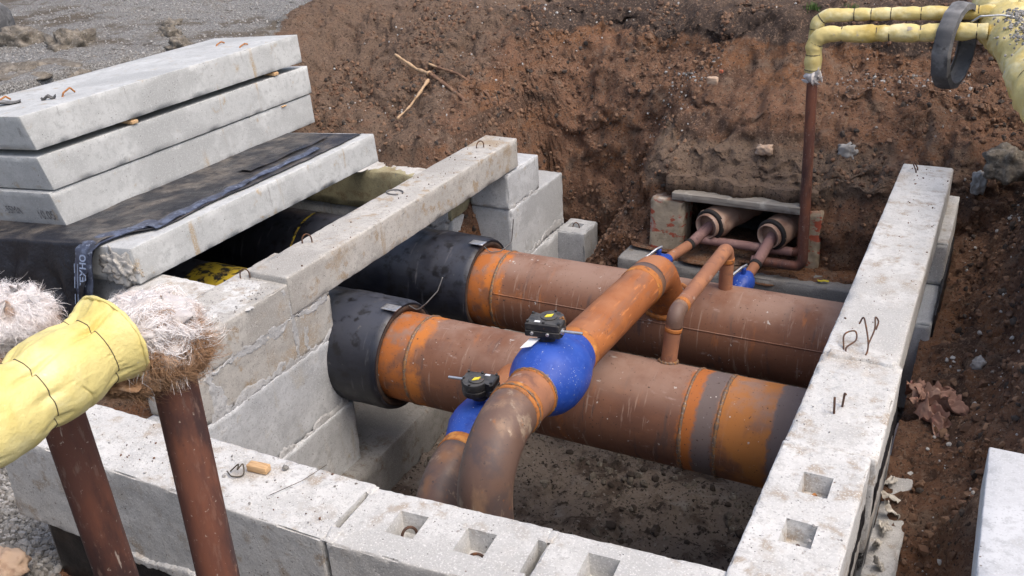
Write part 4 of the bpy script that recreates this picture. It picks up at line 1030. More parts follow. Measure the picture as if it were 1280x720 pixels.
def gearbox(parent, c, yaw, sc=1.):
    """black worm gearbox with round indicator, bolts and a silver shaft; local x = shaft direction side"""
    c = np.array(c)
    def rec(a): return rotz(np.asarray(a, float) * sc, yaw) + c
    out = []
    # plan outline: square body with one rounded side
    pl = [(-.115, -.085), (.10, -.085), (.115, -.06), (.115, .03)] + [(.115 - .03 * (1 - math.cos(t)) - .055 * math.sin(t) * 0, .03 + .02 * math.sin(t)) for t in (0.5, 1.0)] + \
         [(.02 + .085 * math.cos(t), .03 + .085 * math.sin(t)) for t in np.linspace(.35, math.pi - .25, 9)] + [(-.10, .065), (-.115, .05)]
    pl = np.array(pl); k = len(pl); cen = pl.mean(0)
    lv = [(0, .93), (.008, 1.), (.04, 1.), (.043, .965), (.05, .965), (.053, 1.), (.088, 1.), (.097, .93)]
    V = np.concatenate([np.column_stack([cen + (pl - cen) * s, np.full(k, z)]) for z, s in lv])
    F = [(i * k + j, i * k + (j + 1) % k, (i + 1) * k + (j + 1) % k, (i + 1) * k + j) for i in range(len(lv) - 1) for j in range(k)] + [tuple(range(k - 1, -1, -1)), tuple((len(lv) - 1) * k + j for j in range(k))]
    gb = part('gearbox', rec(V), F, M['black_cast'], parent, sharp=35)
    V, F = lathe((.01, .02, .097), (0, 0, 1), [(-.01, .052), (.006, .052), (.009, .048), (.009, .03), (.007, .028)], 28)
    ind = part('indicator', rec(V), F, M['black_cast'], gb, sharp=40)
    dv = np.array([(-.035, 0, 0), (.004, -.018, 0), (.036, 0, 0), (-.004, .018, 0)]); dv = np.concatenate([dv + (0.01, .02, .104), dv + (0.01, .02, .1085)])
    dv = rotz(dv, .9, (0.01, .02, 0))
    part('indicator_mark', rec(dv), [(0, 3, 2, 1), (4, 5, 6, 7), (0, 1, 5, 4), (1, 2, 6, 5), (2, 3, 7, 6), (3, 0, 4, 7)], M['yellow_mark'], ind, smooth=False)
    pv = np.array([(-.06, -.066, .0975), (-.025, -.066, .0975), (-.025, -.046, .0975), (-.06, -.046, .0975)]); pv = np.concatenate([pv, pv + (0, 0, .002)])
    part('plate', rec(pv), [(0, 3, 2, 1), (4, 5, 6, 7), (0, 1, 5, 4), (1, 2, 6, 5), (2, 3, 7, 6), (3, 0, 4, 7)], M['white_tag'], gb, smooth=False)
    for bx_, by_ in ((-.1, -.07), (.0, -.07), (.098, -.07), (.1, .02), (-.1, .045), (.03, .10)):
        V, F = lathe((bx_, by_, .095), (0, 0, 1), [(-.01, .009), (.012, .009), (.014, .007)], 8)
        part('bolt', rec(V), F, M['black_cast'], gb, sharp=30)
    for bx_ in (-.07, .03):
        V, F = lathe((bx_, -.083, .03), (0, -1, 0), [(-.01, .011), (.012, .011), (.014, .009)], 8)
        part('bolt', rec(V), F, M['steel'], gb, sharp=30)
    V, F = lathe((.11, -.05, .045), (1, 0, 0), [(-.02, .022), (.012, .022), (.012, .010), (.13, .010), (.132, .008)], 16)
    part('shaft', rec(V), F, M['steel'], gb, sharp=40)
    V, F = lathe((.0, .0, -.03), (0, 0, 1), [(-.015, .06), (.0, .062), (.012, .062), (.03, .07)], 24)
    part('flange', rec(V), F, M['black_cast'], gb, sharp=40)
    return gb
def ball_valve(name, label, c, d, prof_, stem, gpos, gyaw, gs=1.):
    t = thing(name, label, 'valve', tuple(c))
    part('body', *lathe(c, d, prof_, 56), M['blue'], t, sharp=25)
    part('stem', *tube(line(stem[0], stem[1], .02), stem[2], 24), M['blue'], t)
    gearbox(t, gpos, gyaw, gs)
    return t
vc = on_run(4.755)
bprof = [(-.31, .158), (-.295, .167), (-.20, .186), (-.178, .190), (-.172, .199), (-.13, .217), (-.07, .233), (.0, .241), (.07, .243), (.13, .234), (.18, .216), (.22, .193), (.255, .174), (.275, .166), (.285, .158)]
bv = ball_valve('ball_valve', 'large blue ball valve with black gearbox on the upper orange branch pipe', vc, -d_run * -1, bprof[::1], None or ((vc[0], vc[1] + .02, vc[2] + .20), (vc[0], vc[1] + .02, vc[2] + .30), .042), (vc[0] - .03, vc[1] + .0, vc[2] + .285), math.radians(8))
sv_ = np.array([(-.02, 0, 0), (-.04, -.10, -.012), (-.10, -.13, -.02), (-.085, -.02, -.004)])
V = np.concatenate([sv_, sv_ + (0, 0, .003)]) + np.array((vc[0] - .03, vc[1] - .05, vc[2] + .262))
part('paper_tag', V, [(0, 3, 2, 1), (4, 5, 6, 7), (0, 1, 5, 4), (1, 2, 6, 5), (2, 3, 7, 6), (3, 0, 4, 7)], M['white_tag'], bv, smooth=False)

# ---- small branch low in front of the near main
SR = .150
S0 = np.array((-2.90, 5.55, -3.64)); S1 = np.array((-2.765, 4.0, -3.64)); S2 = np.array((-2.765, 4.0, -5.3))
sd_run = (S1 - S0) / np.linalg.norm(S1 - S0)
def on_s(y): return S0 + (S1 - S0) * ((y - S0[1]) / (S1[1] - S0[1]))
sb = thing('branch_pipe', 'lower branch pipe leaving the near main behind the big dark bend', 'pipe', tuple(on_s(4.5)))
part('run', *tube(line(on_s(5.5), on_s(5.05)), SR, 48), M['rust_orange'], sb)
part('bend', *tube(fillet([on_s(4.46), S1, S2], [.38], .03, 24), SR, 48), M['rust_elbow'], sb)
part('weld_ring', *tube(line(on_s(4.49), on_s(4.40), .01), SR + .006, 48), M['weld_rust'], sb)
part('weld_ring', *tube(line((S1[0], 4.0, -4.04), (S1[0], 4.0, -4.13), .01), SR + .006, 48), M['weld_rust'], sb)
sc_ = on_s(4.779)
sprof = [(-.31, .148), (-.29, .156), (-.19, .176), (-.17, .186), (-.165, .190), (-.1, .207), (0, .217), (.08, .213), (.19, .176), (.26, .156), (.28, .148)]
ball_valve('ball_valve', 'lower blue ball valve with black gearbox half hidden behind the dark bend', sc_, -sd_run * -1, sprof, ((sc_[0], sc_[1], sc_[2] + .2), (sc_[0], sc_[1], sc_[2] + .29), .042), (sc_[0] + .02, sc_[1] - .02, sc_[2] + .31), math.radians(188))

# ---- thin jumper between the two mains
JX = -1.815
jp = thing('jumper_pipe', 'thin rusty jumper pipe arching from the far main to the near main', 'pipe', (JX, 6.4, -3.1))
jr = .057
part('run', *tube(fillet([(JX + .02, 7.1, -3.5), (JX + .02, 7.1, -3.06), (JX, 5.83, -3.06), (JX - .03, 5.79, -3.46)], [.09, .07], .02), jr, 28), M['rust_thin'], jp)
part('weld_ring', *tube(line((JX + .02, 7.1, -3.19), (JX + .02, 7.1, -3.15), .01), jr + .004, 28), M['weld_rust'], jp)
part('weld_ring', *tube(line((JX + .004, 5.98, -3.06), (JX + .003, 5.94, -3.06), .01), jr + .004, 28), M['weld_rust'], jp)
part('weld_ring', *tube(line((JX - .006, 5.822, -3.17), (JX - .009, 5.818, -3.20), .01), jr + .004, 28), M['weld_rust'], jp)
part('gap_band', *tube(fillet([(JX + .002, 5.93, -3.06), (JX, 5.83, -3.06), (JX - .006, 5.822, -3.165)], [.07], .01), jr + .0025, 28), M['rust_elbow'], jp)
part('weld_seam', *bead((JX - .03, 5.79, -3.43), (0, .2, 1), jr + .008, .009), M['weld'], jp)

# ================================================================== OLD CHANNEL AT THE BACK
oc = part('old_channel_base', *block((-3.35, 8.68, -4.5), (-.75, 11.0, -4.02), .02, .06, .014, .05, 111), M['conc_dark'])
tag(oc, 'broken concrete base of the old pipe channel in the back bank', 'concrete base')
tag(part('concrete_strip', *block((-2.4, 8.45, -4.6), (-.72, 8.68, -4.24), .02, .05, .014, .05, 112), M['conc_dark']), 'low pale concrete strip in front of the old channel base', 'concrete strip')
sl_ = struct(part('soil_bank', *rock((-2.2, 9.35, -4.05), (1.3, .6, .12), 15, 5, .25, 3.), M['dirt']))
bp = part('brick_pillar', *block((-3.10, 8.96, -4.1), (-2.74, 9.3, -3.42), .03, .03, .016, .05, 113), M['brick'])
tag(bp, 'mortar-smeared red brick pillar at the left of the old channel', 'pillar')
bp2 = part('brick_pillar', *block((-1.60, 9.02, -4.1), (-1.38, 9.35, -3.40), .03, .03, .014, .04, 114), M['brick'])
tag(bp2, 'narrow pillar edge behind the thin riser at the old channel', 'pillar')
pk = part('plank', rotz(block((-2.86, 8.93, -3.415), (-1.56, 9.13, -3.335), .01, .05, .006, .015, 115)[0], -.01, (-2.2, 9, 0)), block((-2.86, 8.93, -3.415), (-1.56, 9.13, -3.335), .01, .05, .006, .015, 115)[1], M['grey_wood'])
tag(pk, 'weathered grey lintel plank above the old channel opening', 'plank')
bk = part('channel_back', *block((-2.85, 10.6, -4.2), (-1.5, 10.75, -3.3), .02, .1, .01, .0, 116), M['tar'])
tag(bk, 'dark closed end inside the old channel opening', 'wall')

def old_pipe(x0, y0, z0, x1, y1, z1, r, lab, seed, vb):
    """old plastered pipe with a broken end, a steel pipe coming out, small ball valve"""
    t = thing('old_pipe', lab, 'pipe', (x0, y0, z0))
    a = np.array((x0, y0, z0)); d = np.array((x0 + .62, 10.6, z0 + .10)) - a; d /= np.linalg.norm(d)
    rg = lambda P, th, s: .012 * fbm(P * 9, 3, seed)
    part('pipe_wrap', *tube(line(a + d * .05, a + d * 1.5, .03), r, 40, True, None, rg), M['old_wrap'], t)
    part('wrap_edge', *lathe(a + d * .04, d, [(-.012, r * .82), (-.006, r * 1.02), (.03, r * 1.03), (.03, r * .82)], 40, True), M['wrap_edge'], t)
    part('inner_shell', *lathe(a, d, [(-.02, r * .74), (-.016, r * .82), (.12, r * .82), (.12, r * .74)], 40, True), M['old_wrap'], t)
    part('shell_back', *lathe(a + d * .08, d, [(0, r * .8), (.02, r * .8)], 24), M['wrap_edge'], t)
    b = np.array((x1, y1, z1)); e = np.array(vb)
    part('steel_pipe', *tube(line(a + d * .1, b + (e - b) * -.0), .055, 28), M['pink_pipe'], t)
    part('steel_pipe', *tube(line(b, e), .052, 28), M['rust_thin'], t)
    dd = (e - b) / np.linalg.norm(e - b)
    part('clamp', *tube(line(b + dd * .02, b + dd * .06, .01), .060, 28), M['wrap_edge'], t)
    return t, dd
o1, dd1 = old_pipe(-2.46, 8.86, -3.62, -2.585, 8.78, -3.79, .155, 'left old plastered pipe coming out of the old channel', 3, (-2.764, 8.31, -3.858))
o2, dd2 = old_pipe(-1.84, 8.86, -3.64, -1.895, 8.66, -3.85, .150, 'right old plastered pipe coming out of the old channel', 5, (-1.935, 8.33, -3.928))
def small_valve(c, d, lab):
    c, d = np.array(c, float), np.array(d, float)
    t = thing('small_valve', lab, 'valve', tuple(c))
    part('body', *lathe(c, d, [(-.16, .05), (-.13, .056), (-.085, .088), (-.05, .102), (0, .108), (.05, .102), (.085, .088), (.13, .056), (.16, .05)], 32), M['blue'], t)
    part('stem', *tube(line(c + (0, 0, .09), c + (0, 0, .17), .02), .024, 16), M['blue'], t)
    part('handle', *tube(fillet([c + (.02, .03, .185), c + (-.01, -.05, .185), c + (-.08, -.23, .14)], [.04], .01), .013, 10), M['steel'], t)
    part('steel_pipe', *tube(fillet([c - d * -.15, c + d * .3, c + d * .45 + np.array((0, -.08, -.5))], [.1], .03), .05, 24), M['rust_thin'], t)
    return t
small_valve((-2.768, 8.295, -3.86), dd1, 'small blue ball valve with lever on the left old pipe')
small_valve((-1.938, 8.315, -3.932), dd2, 'small blue ball valve with lever on the right old pipe')

# ---- risers and the yellow bypass on the right
G_ris = 'thin rust risers on the right'
def far_wrap(P, r, seed, ties, m, parent, name='insulation'):
    s_tot = np.linalg.norm(np.diff(P, axis=0), axis=1).sum()
    tl = np.sort(np.array(ties)) * s_tot
    def rf(s):
        d = np.abs(tl - s).min()
        return r * (.92 + .13 * sstep(d, 0, .06)) * (1 + .07 * math.sin(s * 5 + seed))
    def dsp(Q, th, s): return r * (.11 * fbm(Q * 7, 3, seed) + .06 * np.abs(fbm(Q * 20, 3, seed + 4)))
    o = part(name, *tube(P, r, 36, True, rf, dsp), m, parent)
    T, U, W = frames(P); ss = np.concatenate([[0], np.cumsum(np.linalg.norm(np.diff(P, axis=0), axis=1))])
    for q in tl:
        i = int(np.argmin(np.abs(ss - q)))
        part('binding_wire', *bead(P[i], T[i], rf(ss[i]) + .001, .0034, seg=36, ns=6), M['wire_wrap'], o)
    return o
def fibres(c, size, n, L, r, seed, m, parent, name='wool', bias=(0, 0, 0), out=.35):
    """matted mineral wool: combed locks of thin wavy strands over clumps, fraying at their tips"""
    rg = np.random.default_rng(seed)
    k, per = 8, 40
    c, size, bias = np.array(c), np.array(size), np.array(bias)
    nt = max(3, n // per); N = nt * per
    unit = lambda a: a / np.linalg.norm(a, axis=-1, keepdims=True)
    rp = lambda a: np.repeat(a, per, 0)
    d0 = unit(rg.normal(size=(nt, 3)) + bias * .4)
    tang = unit(np.cross(d0, rg.normal(size=(nt, 3))))
    main = unit(tang * .9 + bias * rg.uniform(.3, 1.1, (nt, 1)))
    curl = rg.normal(size=(nt, 3)) * .5
    tl = np.where(rg.uniform(size=nt) < .35, rg.uniform(.15, .55, nt), rg.uniform(-.08, .10, nt)) * (.5 + out * 3)
    ll = L * rg.uniform(.5, 1.3, nt)
    D = unit(rp(d0) + rg.normal(size=(N, 3)) * .17)
    T = unit(rp(main) + rg.normal(size=(N, 3)) * .20)
    l = (rp(ll) * rg.uniform(.5, 1.1, N))[:, None, None]
    cv = (rp(curl) + rg.normal(size=(N, 3)) * .35)[:, None]
    u = np.linspace(0, 1, k)[None, :, None]
    ph = rg.uniform(0, 3, (N, 1, 1))
    Q = (D * size)[:, None] + T[:, None] * l * (u - .3) + cv * l * .28 * np.sin(u * 4.5 + ph)
    E = unit(Q / size)
    clump = fbm((E * 1.9 + seed).reshape(-1, 3), 3, seed).reshape(N, k, 1)
    base = rg.uniform(.90, 1.05, (N, 1, 1)) + .26 * clump
    lift = (rp(tl) + rg.normal(size=N) * .05)[:, None, None]
    Q = c + E * size * (base + lift * u ** 1.6)
    sd = unit(np.cross(T, rg.normal(size=(N, 3))))[:, None]
    w_ = (r * rg.uniform(.6, 1.5, N))[:, None, None] * (1 - .85 * u)
    V = np.stack([Q - sd * w_, Q + sd * w_], 2).reshape(-1, 3)
    b = (np.arange(N) * 2 * k)[:, None] + 2 * np.arange(k - 1)[None]
    b = b.ravel()
    F = np.stack([b, b + 1, b + 3, b + 2], 1).tolist()
    return part(name, V, F, m, parent)
def locks(c, size, n, L, r, seed, m, parent, bias=(0, 0, 0), name='wool', dirs=.25):
    """torn wool: overlapping tapering locks with a fibrous surface, each fraying into a few strands"""
    rg = np.random.default_rng(seed); parts_ = []; SV, SF = [], []
    c, size, bias = np.array(c), np.array(size), np.array(bias)
    for t in range(n):
        d0 = rg.normal(size=3); d0 /= np.linalg.norm(d0)
        tang = np.cross(d0, rg.normal(size=3)); tang /= np.linalg.norm(tang)
        main = tang * .8 + d0 * rg.uniform(0, dirs) + bias * rg.uniform(.4, 1.2); main /= np.linalg.norm(main)
        side = np.cross(main, d0); side /= np.linalg.norm(side)
        l = L * rg.uniform(.5, 1.15); w_ = r * rg.uniform(.6, 1.3)
        a, b = rg.normal(size=2) * .3
        u = np.linspace(0, 1, 12)[:, None]
        P = c + d0 * size * rg.uniform(.75, 1.) + main * l * (u - .35) + side * l * a * np.sin(u * 3.2 + rg.uniform(0, 3)) * .5 - d0 * l * .30 * (u - .35) ** 2 + d0 * b * l * .2 * u * u
        ll = np.linalg.norm(np.diff(P, axis=0), axis=1).sum()
        V, F = tube(P, w_, 26, True, lambda q: w_ * (.12 + .88 * max(0., math.sin(min(1., q / ll) ** .75 * math.pi)) ** .7) * (1 if q < ll * .98 else .2),
                    lambda Q, th, q: w_ * (.22 * fbm(np.stack([np.cos(th) * 4 + t, np.sin(th) * 4, q * 10], 1), 3, seed + t) + .30 * fbm(Q * 14, 3, seed)))
        # flattened against the bundle
        pr = ((V - P.mean(0)) @ d0)[:, None]
        V = V - d0 * pr * .35
        parts_.append((V, F))
        for i in range(16):
            o_ = rg.normal(size=3) * w_ * .55; k = rg.uniform(.15, .8); e = rg.normal(size=3) * .22 + main
            p = P[int(k * 11)] + o_; e /= np.linalg.norm(e); q2 = rg.uniform(.12, .36) * l; sd_ = np.cross(e, rg.normal(size=3)); sd_ /= np.linalg.norm(sd_); cv = rg.normal(size=3) * .4
            b0 = len(SV)
            for j in range(5):
                v = j / 4; z = p + e * q2 * v + cv * q2 * v * v * .5; hw = .0005 * (1 - .8 * v)
                SV.append(z - sd_ * hw); SV.append(z + sd_ * hw)
            for j in range(4): SF.append((b0 + 2 * j, b0 + 2 * j + 1, b0 + 2 * j + 3, b0 + 2 * j + 2))
    if L < .15: parts_.append((np.array(SV), SF))
    return part(name, *join(*parts_), m, parent)
ra = thing('bypass_pipe' , 'front thin riser turning into the lower yellow wrapped pipe at upper right', 'pipe', (-1.5, 8.76, -3.87))
part('riser', *tube(fillet([(-1.95, 8.76, -3.87), (-1.48, 8.76, -3.87), (-1.556, 8.80, -1.80)], [.08], .03), .048, 24), M['rust_dark'], ra)
part('cross_pipe', *tube(line((-1.97, 8.76, -3.87), (-1.56, 8.76, -3.87)), .0455, 24), M['pink_pipe'], ra)
pw = fillet([(-1.552, 8.80, -2.0), (-1.563, 8.80, -1.675), (-.20, 8.85, -1.60)], [.13], .02, 14)
far_wrap(pw, .068, 2, (.02, .10, .16, .30, .48, .54, .69, .84, .95), M['yellow_far'], ra)
locks((-1.545, 8.78, -2.03), (.05, .05, .06), 30, .149, .020, 5, M['wool_pale'], ra, bias=(.5, -.2, -.9), dirs=.3)
rb = thing('bypass_pipe', 'rear thin riser hidden behind the front one with the upper yellow wrapped pipe', 'pipe', (-1.5, 9.0, -3.76))
part('riser', *tube(fillet([(-2.56, 8.86, -3.77), (-1.535, 8.95, -3.81), (-1.605, 9.08, -1.62)], [.08], .03), .044, 24), M['rust_dark'], rb)
part('cross_pipe', *tube(line((-2.56, 8.86, -3.77), (-1.62, 8.943, -3.806)), .0455, 24), M['pink_pipe'], rb)
pw = fillet([(-1.60, 9.08, -1.85), (-1.605, 9.08, -1.56), (-.18, 9.14, -1.49)], [.12], .02, 14)
far_wrap(pw, .056, 7, (.10, .17, .33, .42, .52, .66, .79, .93), M['yellow_far'], rb)
bigp = thing('insulated_pipe', 'thick yellow wrapped pipe sloping down along the right bank at the upper right corner', 'pipe', (.1, 8.3, -1.8))
pw = fillet([(-.20, 9.75, -1.55), (-.04, 9.05, -1.62), (.33, 7.5, -1.86), (.75, 5.6, -1.9)], [.5, .5], .025)
far_wrap(pw, .188, 11, (.05, .16, .21, .36, .45, .62, .8), M['yellow_far'], bigp)
far_wrap(line((.0, 9.1, -1.52), (.9, 9.35, -1.44), .03), .13, 12, (.2, .6), M['yellow_far'], bigp)
part('wire_clip', *tube(fillet([(-.33, 8.8, -1.52), (-.27, 8.78, -1.47), (-.12, 8.8, -1.46), (-.02, 8.8, -1.47)], [.02, .02], .015), .008, 8), M['steel'], bigp)
# grey grit lying on the thick pipe
gp = []
rg_ = np.random.default_rng(3)
for i in range(900):
    t = rg_.uniform(0, 1); q = np.array((-.02, 8.95, -1.62)) * (1 - t) + np.array((.24, 7.9, -1.79)) * t
    a = rg_.normal() * .55 + .35
    gp.append(q + np.array((math.sin(a) * .192 * .97, math.sin(a) * .05, math.cos(a) * .19 + .004)))
scatter('grit', np.array(gp), rg_.uniform(.008, .018, len(gp)), M['stone'], 41)
# cut tyre ring hanging on the bypass pipes
def tyre():
    c = np.array((-.435, 8.97, -1.75)); yaw = math.radians(-17)
    n, prf = 72, [(-.10, .33), (-.085, .375), (-.03, .39), (.03, .39), (.085, .375), (.10, .33), (.088, .325), (.075, .355), (.0, .368), (-.075, .355), (-.088, .325)]
    V, F = [], []
    k = len(prf)
    for i in range(n):
        a = 2 * math.pi * i / n
        wob = 1 + .03 * math.sin(2 * a + .6)
        tr = .010 * ((i % 6) < 2)
        for (x, r) in prf:
            rr = (r + (tr if r > .37 and abs(x) > .02 else 0)) * wob
            V.append((x * .78, rr * math.cos(a) * .80, rr * math.sin(a) * .93))
    V = rotz(np.array(V), yaw) + c
    for i in range(n):
        for j in range(k):
            i2, j2 = (i + 1) % n, (j + 1) % k
            F.append((i * k + j, i2 * k + j, i2 * k + j2, i * k + j2))
    return V, F
tag(part('tyre_ring', *tyre(), M['rubber'], sharp=40), 'worn grey tyre ring hanging around the two yellow wrapped pipes', 'tyre')

# ================================================================== FOREGROUND YELLOW BYPASS ON THE LEFT
def riser_pipe(parent, a, b, r, ring_t):
    P = line(a, b, .03)
    rp = part('riser', *tube(P, r, 40), M['rust_dark'], parent)
    if ring_t is not None:
        a, b = np.array(a), np.array(b)
        part('weld_seam', *bead(a + (b - a) * ring_t, b - a, r + .001, .0035), M['weld'], rp)

G_lr = 'dark rust risers in front of the wall'
bp_a = thing('bypass_pipe', 'dark rust riser with a yellow wrapped top and torn white wool nearest the wall corner', 'pipe', (-2.05, 1.70, -3.6))
riser_pipe(bp_a, (-2.118, 1.766, -1.25), (-2.118 + .099 * 2.37, 1.766 - .081 * 2.37, -3.62), .0655, .065)
def ring_on(V, i, seg, c, t, r, lift=.001):
    """binding wire that follows ring i of a tube surface"""
    R_ = np.asarray(V)[i * seg:(i + 1) * seg]
    d = R_ - c; d = d / np.linalg.norm(d, axis=1, keepdims=True)
    P = R_ + d * lift; ns = 6; W_ = []
    for k in range(seg):
        for j in range(ns):
            b = 2 * math.pi * j / ns
            W_.append(P[k] + r * (math.cos(b) * d[k] + math.sin(b) * t))
    F = [(k * ns + j, ((k + 1) % seg) * ns + j, ((k + 1) % seg) * ns + (j + 1) % ns, k * ns + (j + 1) % ns) for k in range(seg) for j in range(ns)]
    return np.array(W_), F
def near_wrap(P, r, seed, ties, name='insulation', parent=None, flare=True):
    seg = np.linalg.norm(np.diff(P, axis=0), axis=1); L = seg.sum()
    tl = np.array(ties)
    def rf(s):
        d = np.abs(tl - s).min()
        k = .90 + .12 * sstep(d, 0, .075) ** .6
        if flare: k += .06 * sstep(s, .05, .0)
        return r * k
    def dsp(Q, th, s):
        d = np.abs(s[:, None] - tl[None]).min(1)
        g = np.abs(np.cos(th * 2.5 + 2.0 * fbm(np.stack([np.cos(th) * 1.5, np.sin(th) * 1.5, s * 1.2 + seed], 1), 2, seed)))
        pl = -.024 * g ** 16 * np.exp(-(d / (.045 + .03 * fbm(np.stack([np.cos(th) * 2, np.sin(th) * 2, s * 0 + seed], 1), 2, 5))) ** 2)
        q = fbm(np.stack([Q[:, 0] * 4, Q[:, 1] * 7 + Q[:, 2] * 5, Q[:, 2] * 4], 1), 2, seed + 8)
        return .005 * fbm(Q * 4, 2, seed) + .0022 * np.abs(fbm(Q * np.array((16, 24, 16)), 3, seed + 4)) - .006 * np.exp(-(q / .035) ** 2) * (np.sin(Q[:, 1] * 9) > -.2) + pl
    TV, TF = tube(P, r, 144, False, rf, dsp)
    o = part(name, TV, TF, M['yellow_wrap'], parent)
    T, U, W = frames(P); ss = np.concatenate([[0], np.cumsum(seg)])
    for q in tl:
        i = int(np.argmin(np.abs(ss - q)))
        part('binding_wire', *ring_on(TV, i, 144, P[i], T[i], .0013), M['wire_wrap'], o)
    # turned-in lip and wool core at the open end
    part('cuff_lip', *bead(P[0], T[0], rf(0.) + .001, .0045, seg=60, ns=8, fn=lambda q: q + T[0] * .008 * float(fbm(np.array([q]) * 9, 2, seed)[0])), M['yellow_wrap'], o)
    return o
Pw = fillet([(-2.157, 1.622, -1.236), (-2.166, 1.43, -1.262), (-2.183, 1.0, -1.30), (-2.21, .55, -1.33)], [.5, .5], .010)
near_wrap(Pw, .122, 3, (.085, .29, .50, .73), parent=bp_a)
part('wool_core', *rock((-2.16, 1.74, -1.262), (.150, .135, .085), 31, 5, .25, 2.6), M['wool_pale'], bp_a)
part('wool_core', *rock((-2.08, 1.735, -1.33), (.085, .095, .085), 33, 5, .3, 2.8), M['wool_brown'], bp_a)
part('wool_core', *rock((-2.19, 1.665, -1.385), (.115, .09, .05), 34, 5, .35, 2.8), M['wool_brown'], bp_a)
locks((-2.16, 1.745, -1.262), (.140, .125, .065), 70, .11, .014, 7, M['wool_white'], bp_a, bias=(.75, .25, -.05))
locks((-2.075, 1.735, -1.335), (.075, .08, .078), 40, .09, .014, 9, M['wool_brown'], bp_a, bias=(.4, .1, -.25))
locks((-2.19, 1.66, -1.39), (.105, .08, .045), 30, .09, .013, 10, M['wool_brown'], bp_a, bias=(.1, .1, -.4))
fibres((-2.155, 1.745, -1.255), (.160, .140, .080), 9000, .080, .00075, 7, M['wool_strand'], bp_a, bias=(.7, .25, -.25), out=.02)
fibres((-2.08, 1.735, -1.29), (.115, .105, .085), 700, .085, .00075, 12, M['wool_strand'], bp_a, bias=(.7, .1, -.35), out=.25)
fibres((-2.065, 1.735, -1.315), (.10, .10, .095), 5200, .07, .0008, 9, M['wool_brown'], bp_a, bias=(.3, .1, -.3), out=.2)
fibres((-2.19, 1.66, -1.392), (.122, .095, .055), 2600, .075, .0008, 10, M['wool_brown'], bp_a, bias=(.1, .1, -.5), out=.25)
bp_b = thing('bypass_pipe', 'dark rust riser at the left edge with its white wool elbow behind the yellow wrap', 'pipe', (-2.4, 1.55, -3.6))
riser_pipe(bp_b, (-2.487, 1.612, -1.33), (-2.487 + .09 * 2.3, 1.612 - .01 * 2.3, -3.63), .0655, None)
part('wool_core', *rock((-2.67, 1.63, -1.30), (.105, .13, .085), 35, 5, .25, 2.4), M['wool_pale'], bp_b)
part('wool_core', *rock((-2.67, 1.58, -1.385), (.10, .12, .07), 36, 5, .3, 2.4), M['wool_brown'], bp_b)
locks((-2.66, 1.64, -1.29), (.10, .125, .08), 60, .12, .015, 11, M['wool_white'], bp_b, bias=(.6, .3, .1), dirs=.1)
locks((-2.66, 1.58, -1.39), (.095, .115, .065), 24, .10, .015, 13, M['wool_brown'], bp_b, bias=(.2, .1, -.2))
fibres((-2.66, 1.64, -1.285), (.115, .14, .092), 8000, .085, .00075, 11, M['wool_strand'], bp_b, bias=(.7, .35, .05), out=.05)
fibres((-2.66, 1.58, -1.39), (.108, .125, .075), 2000, .075, .0008, 14, M['wool_brown'], bp_b, bias=(.3, .1, -.2), out=.2)
near_wrap(fillet([(-2.72, 1.45, -1.34), (-2.75, 1.2, -1.35), (-2.78, .6, -1.38)], [.4], .015), .128, 6, (.12, .33, .6), parent=bp_b)

# ================================================================== SMALL THINGS
wd = part('wood_offcut', rotz(block((-2.965, 2.775, -2.697), (-2.855, 2.82, -2.66), .004, .03, .0015, .004, 121)[0], .1, (-2.91, 2.8, 0)), block((-2.965, 2.775, -2.697), (-2.855, 2.82, -2.66), .004, .03, .0015, .004, 121)[1], M['wood'])
tag(wd, 'pale wood offcut lying on the long front wall block', 'offcut')
tag(part('wire', *tube(spline([(-3.03, 2.73, -2.69), (-3.0, 2.76, -2.66), (-2.98, 2.73, -2.665), (-2.97, 2.76, -2.65), (-2.95, 2.73, -2.688), (-2.99, 2.70, -2.688), (-3.04, 2.72, -2.685)]), .0035, 6), M['wire_wrap']), 'tangled dark tie wire beside the wood offcut', 'wire')
tag(part('wire', *tube(fillet([(-2.73, 2.66, -2.69), (-2.65, 2.80, -2.68), (-2.60, 2.93, -2.66)], .2, .02), .0016, 6), M['wire_wrap']), 'thin straight wire lying across the long front block', 'wire')
lump('stone', (-2.80, 2.86, -2.69), (.016, .014, .012), 41, M['stone_dark'], 'small dark pebble right of the wood offcut', 'stone', .2)
# roots in the bank
def root(pts, r0, r1, m, label, extra=None):
    P = fillet(pts, .06, .02, 6); L = np.linalg.norm(np.diff(P, axis=0), axis=1).sum()
    o = part('root', *tube(P, r0, 10, True, lambda s: (r0 + (r1 - r0) * s / L) * (1 + .2 * math.sin(s * 31)), lambda Q, th, s: r0 * .25 * fbm(Q * 25, 2, 3)), m)
    return tag(o, label, 'root')
def on(x, y, dz=.02): return (x, y, float(ground_z(np.array([x]), np.array([y]))[0]) + dz)
GR = 'broken roots sticking out of the bank'
r_ = root([on(-6.54, 9.62, .16), on(-6.2, 9.55, .10), on(-5.95, 9.42, .05)], .014, .024, M['root_pale'], 'thick pale-tipped broken root lying on the brown bank'); r_['group'] = GR
part('root', *tube(fillet([on(-5.95, 9.42, .05), on(-5.7, 9.3, .03), on(-5.35, 9.2, .01)], .06, .02, 6), .022, 10, True, None, lambda Q, th, s: .006 * fbm(Q * 20, 2, 4)), M['root'], r_)
r_ = root([on(-5.98, 9.62, .10), on(-5.62, 9.5, .07), on(-5.2, 9.42, .06), on(-4.95, 9.42, .08), on(-4.78, 9.42, .07)], .016, .009, M['root'], 'long thin crooked root reaching right over the brown bank'); r_['group'] = GR
part('root_tip', *tube(fillet([on(-6.10, 9.66, .11), on(-5.96, 9.61, .10)], .05, .02, 6), .014, 10), M['root_pale'], r_)
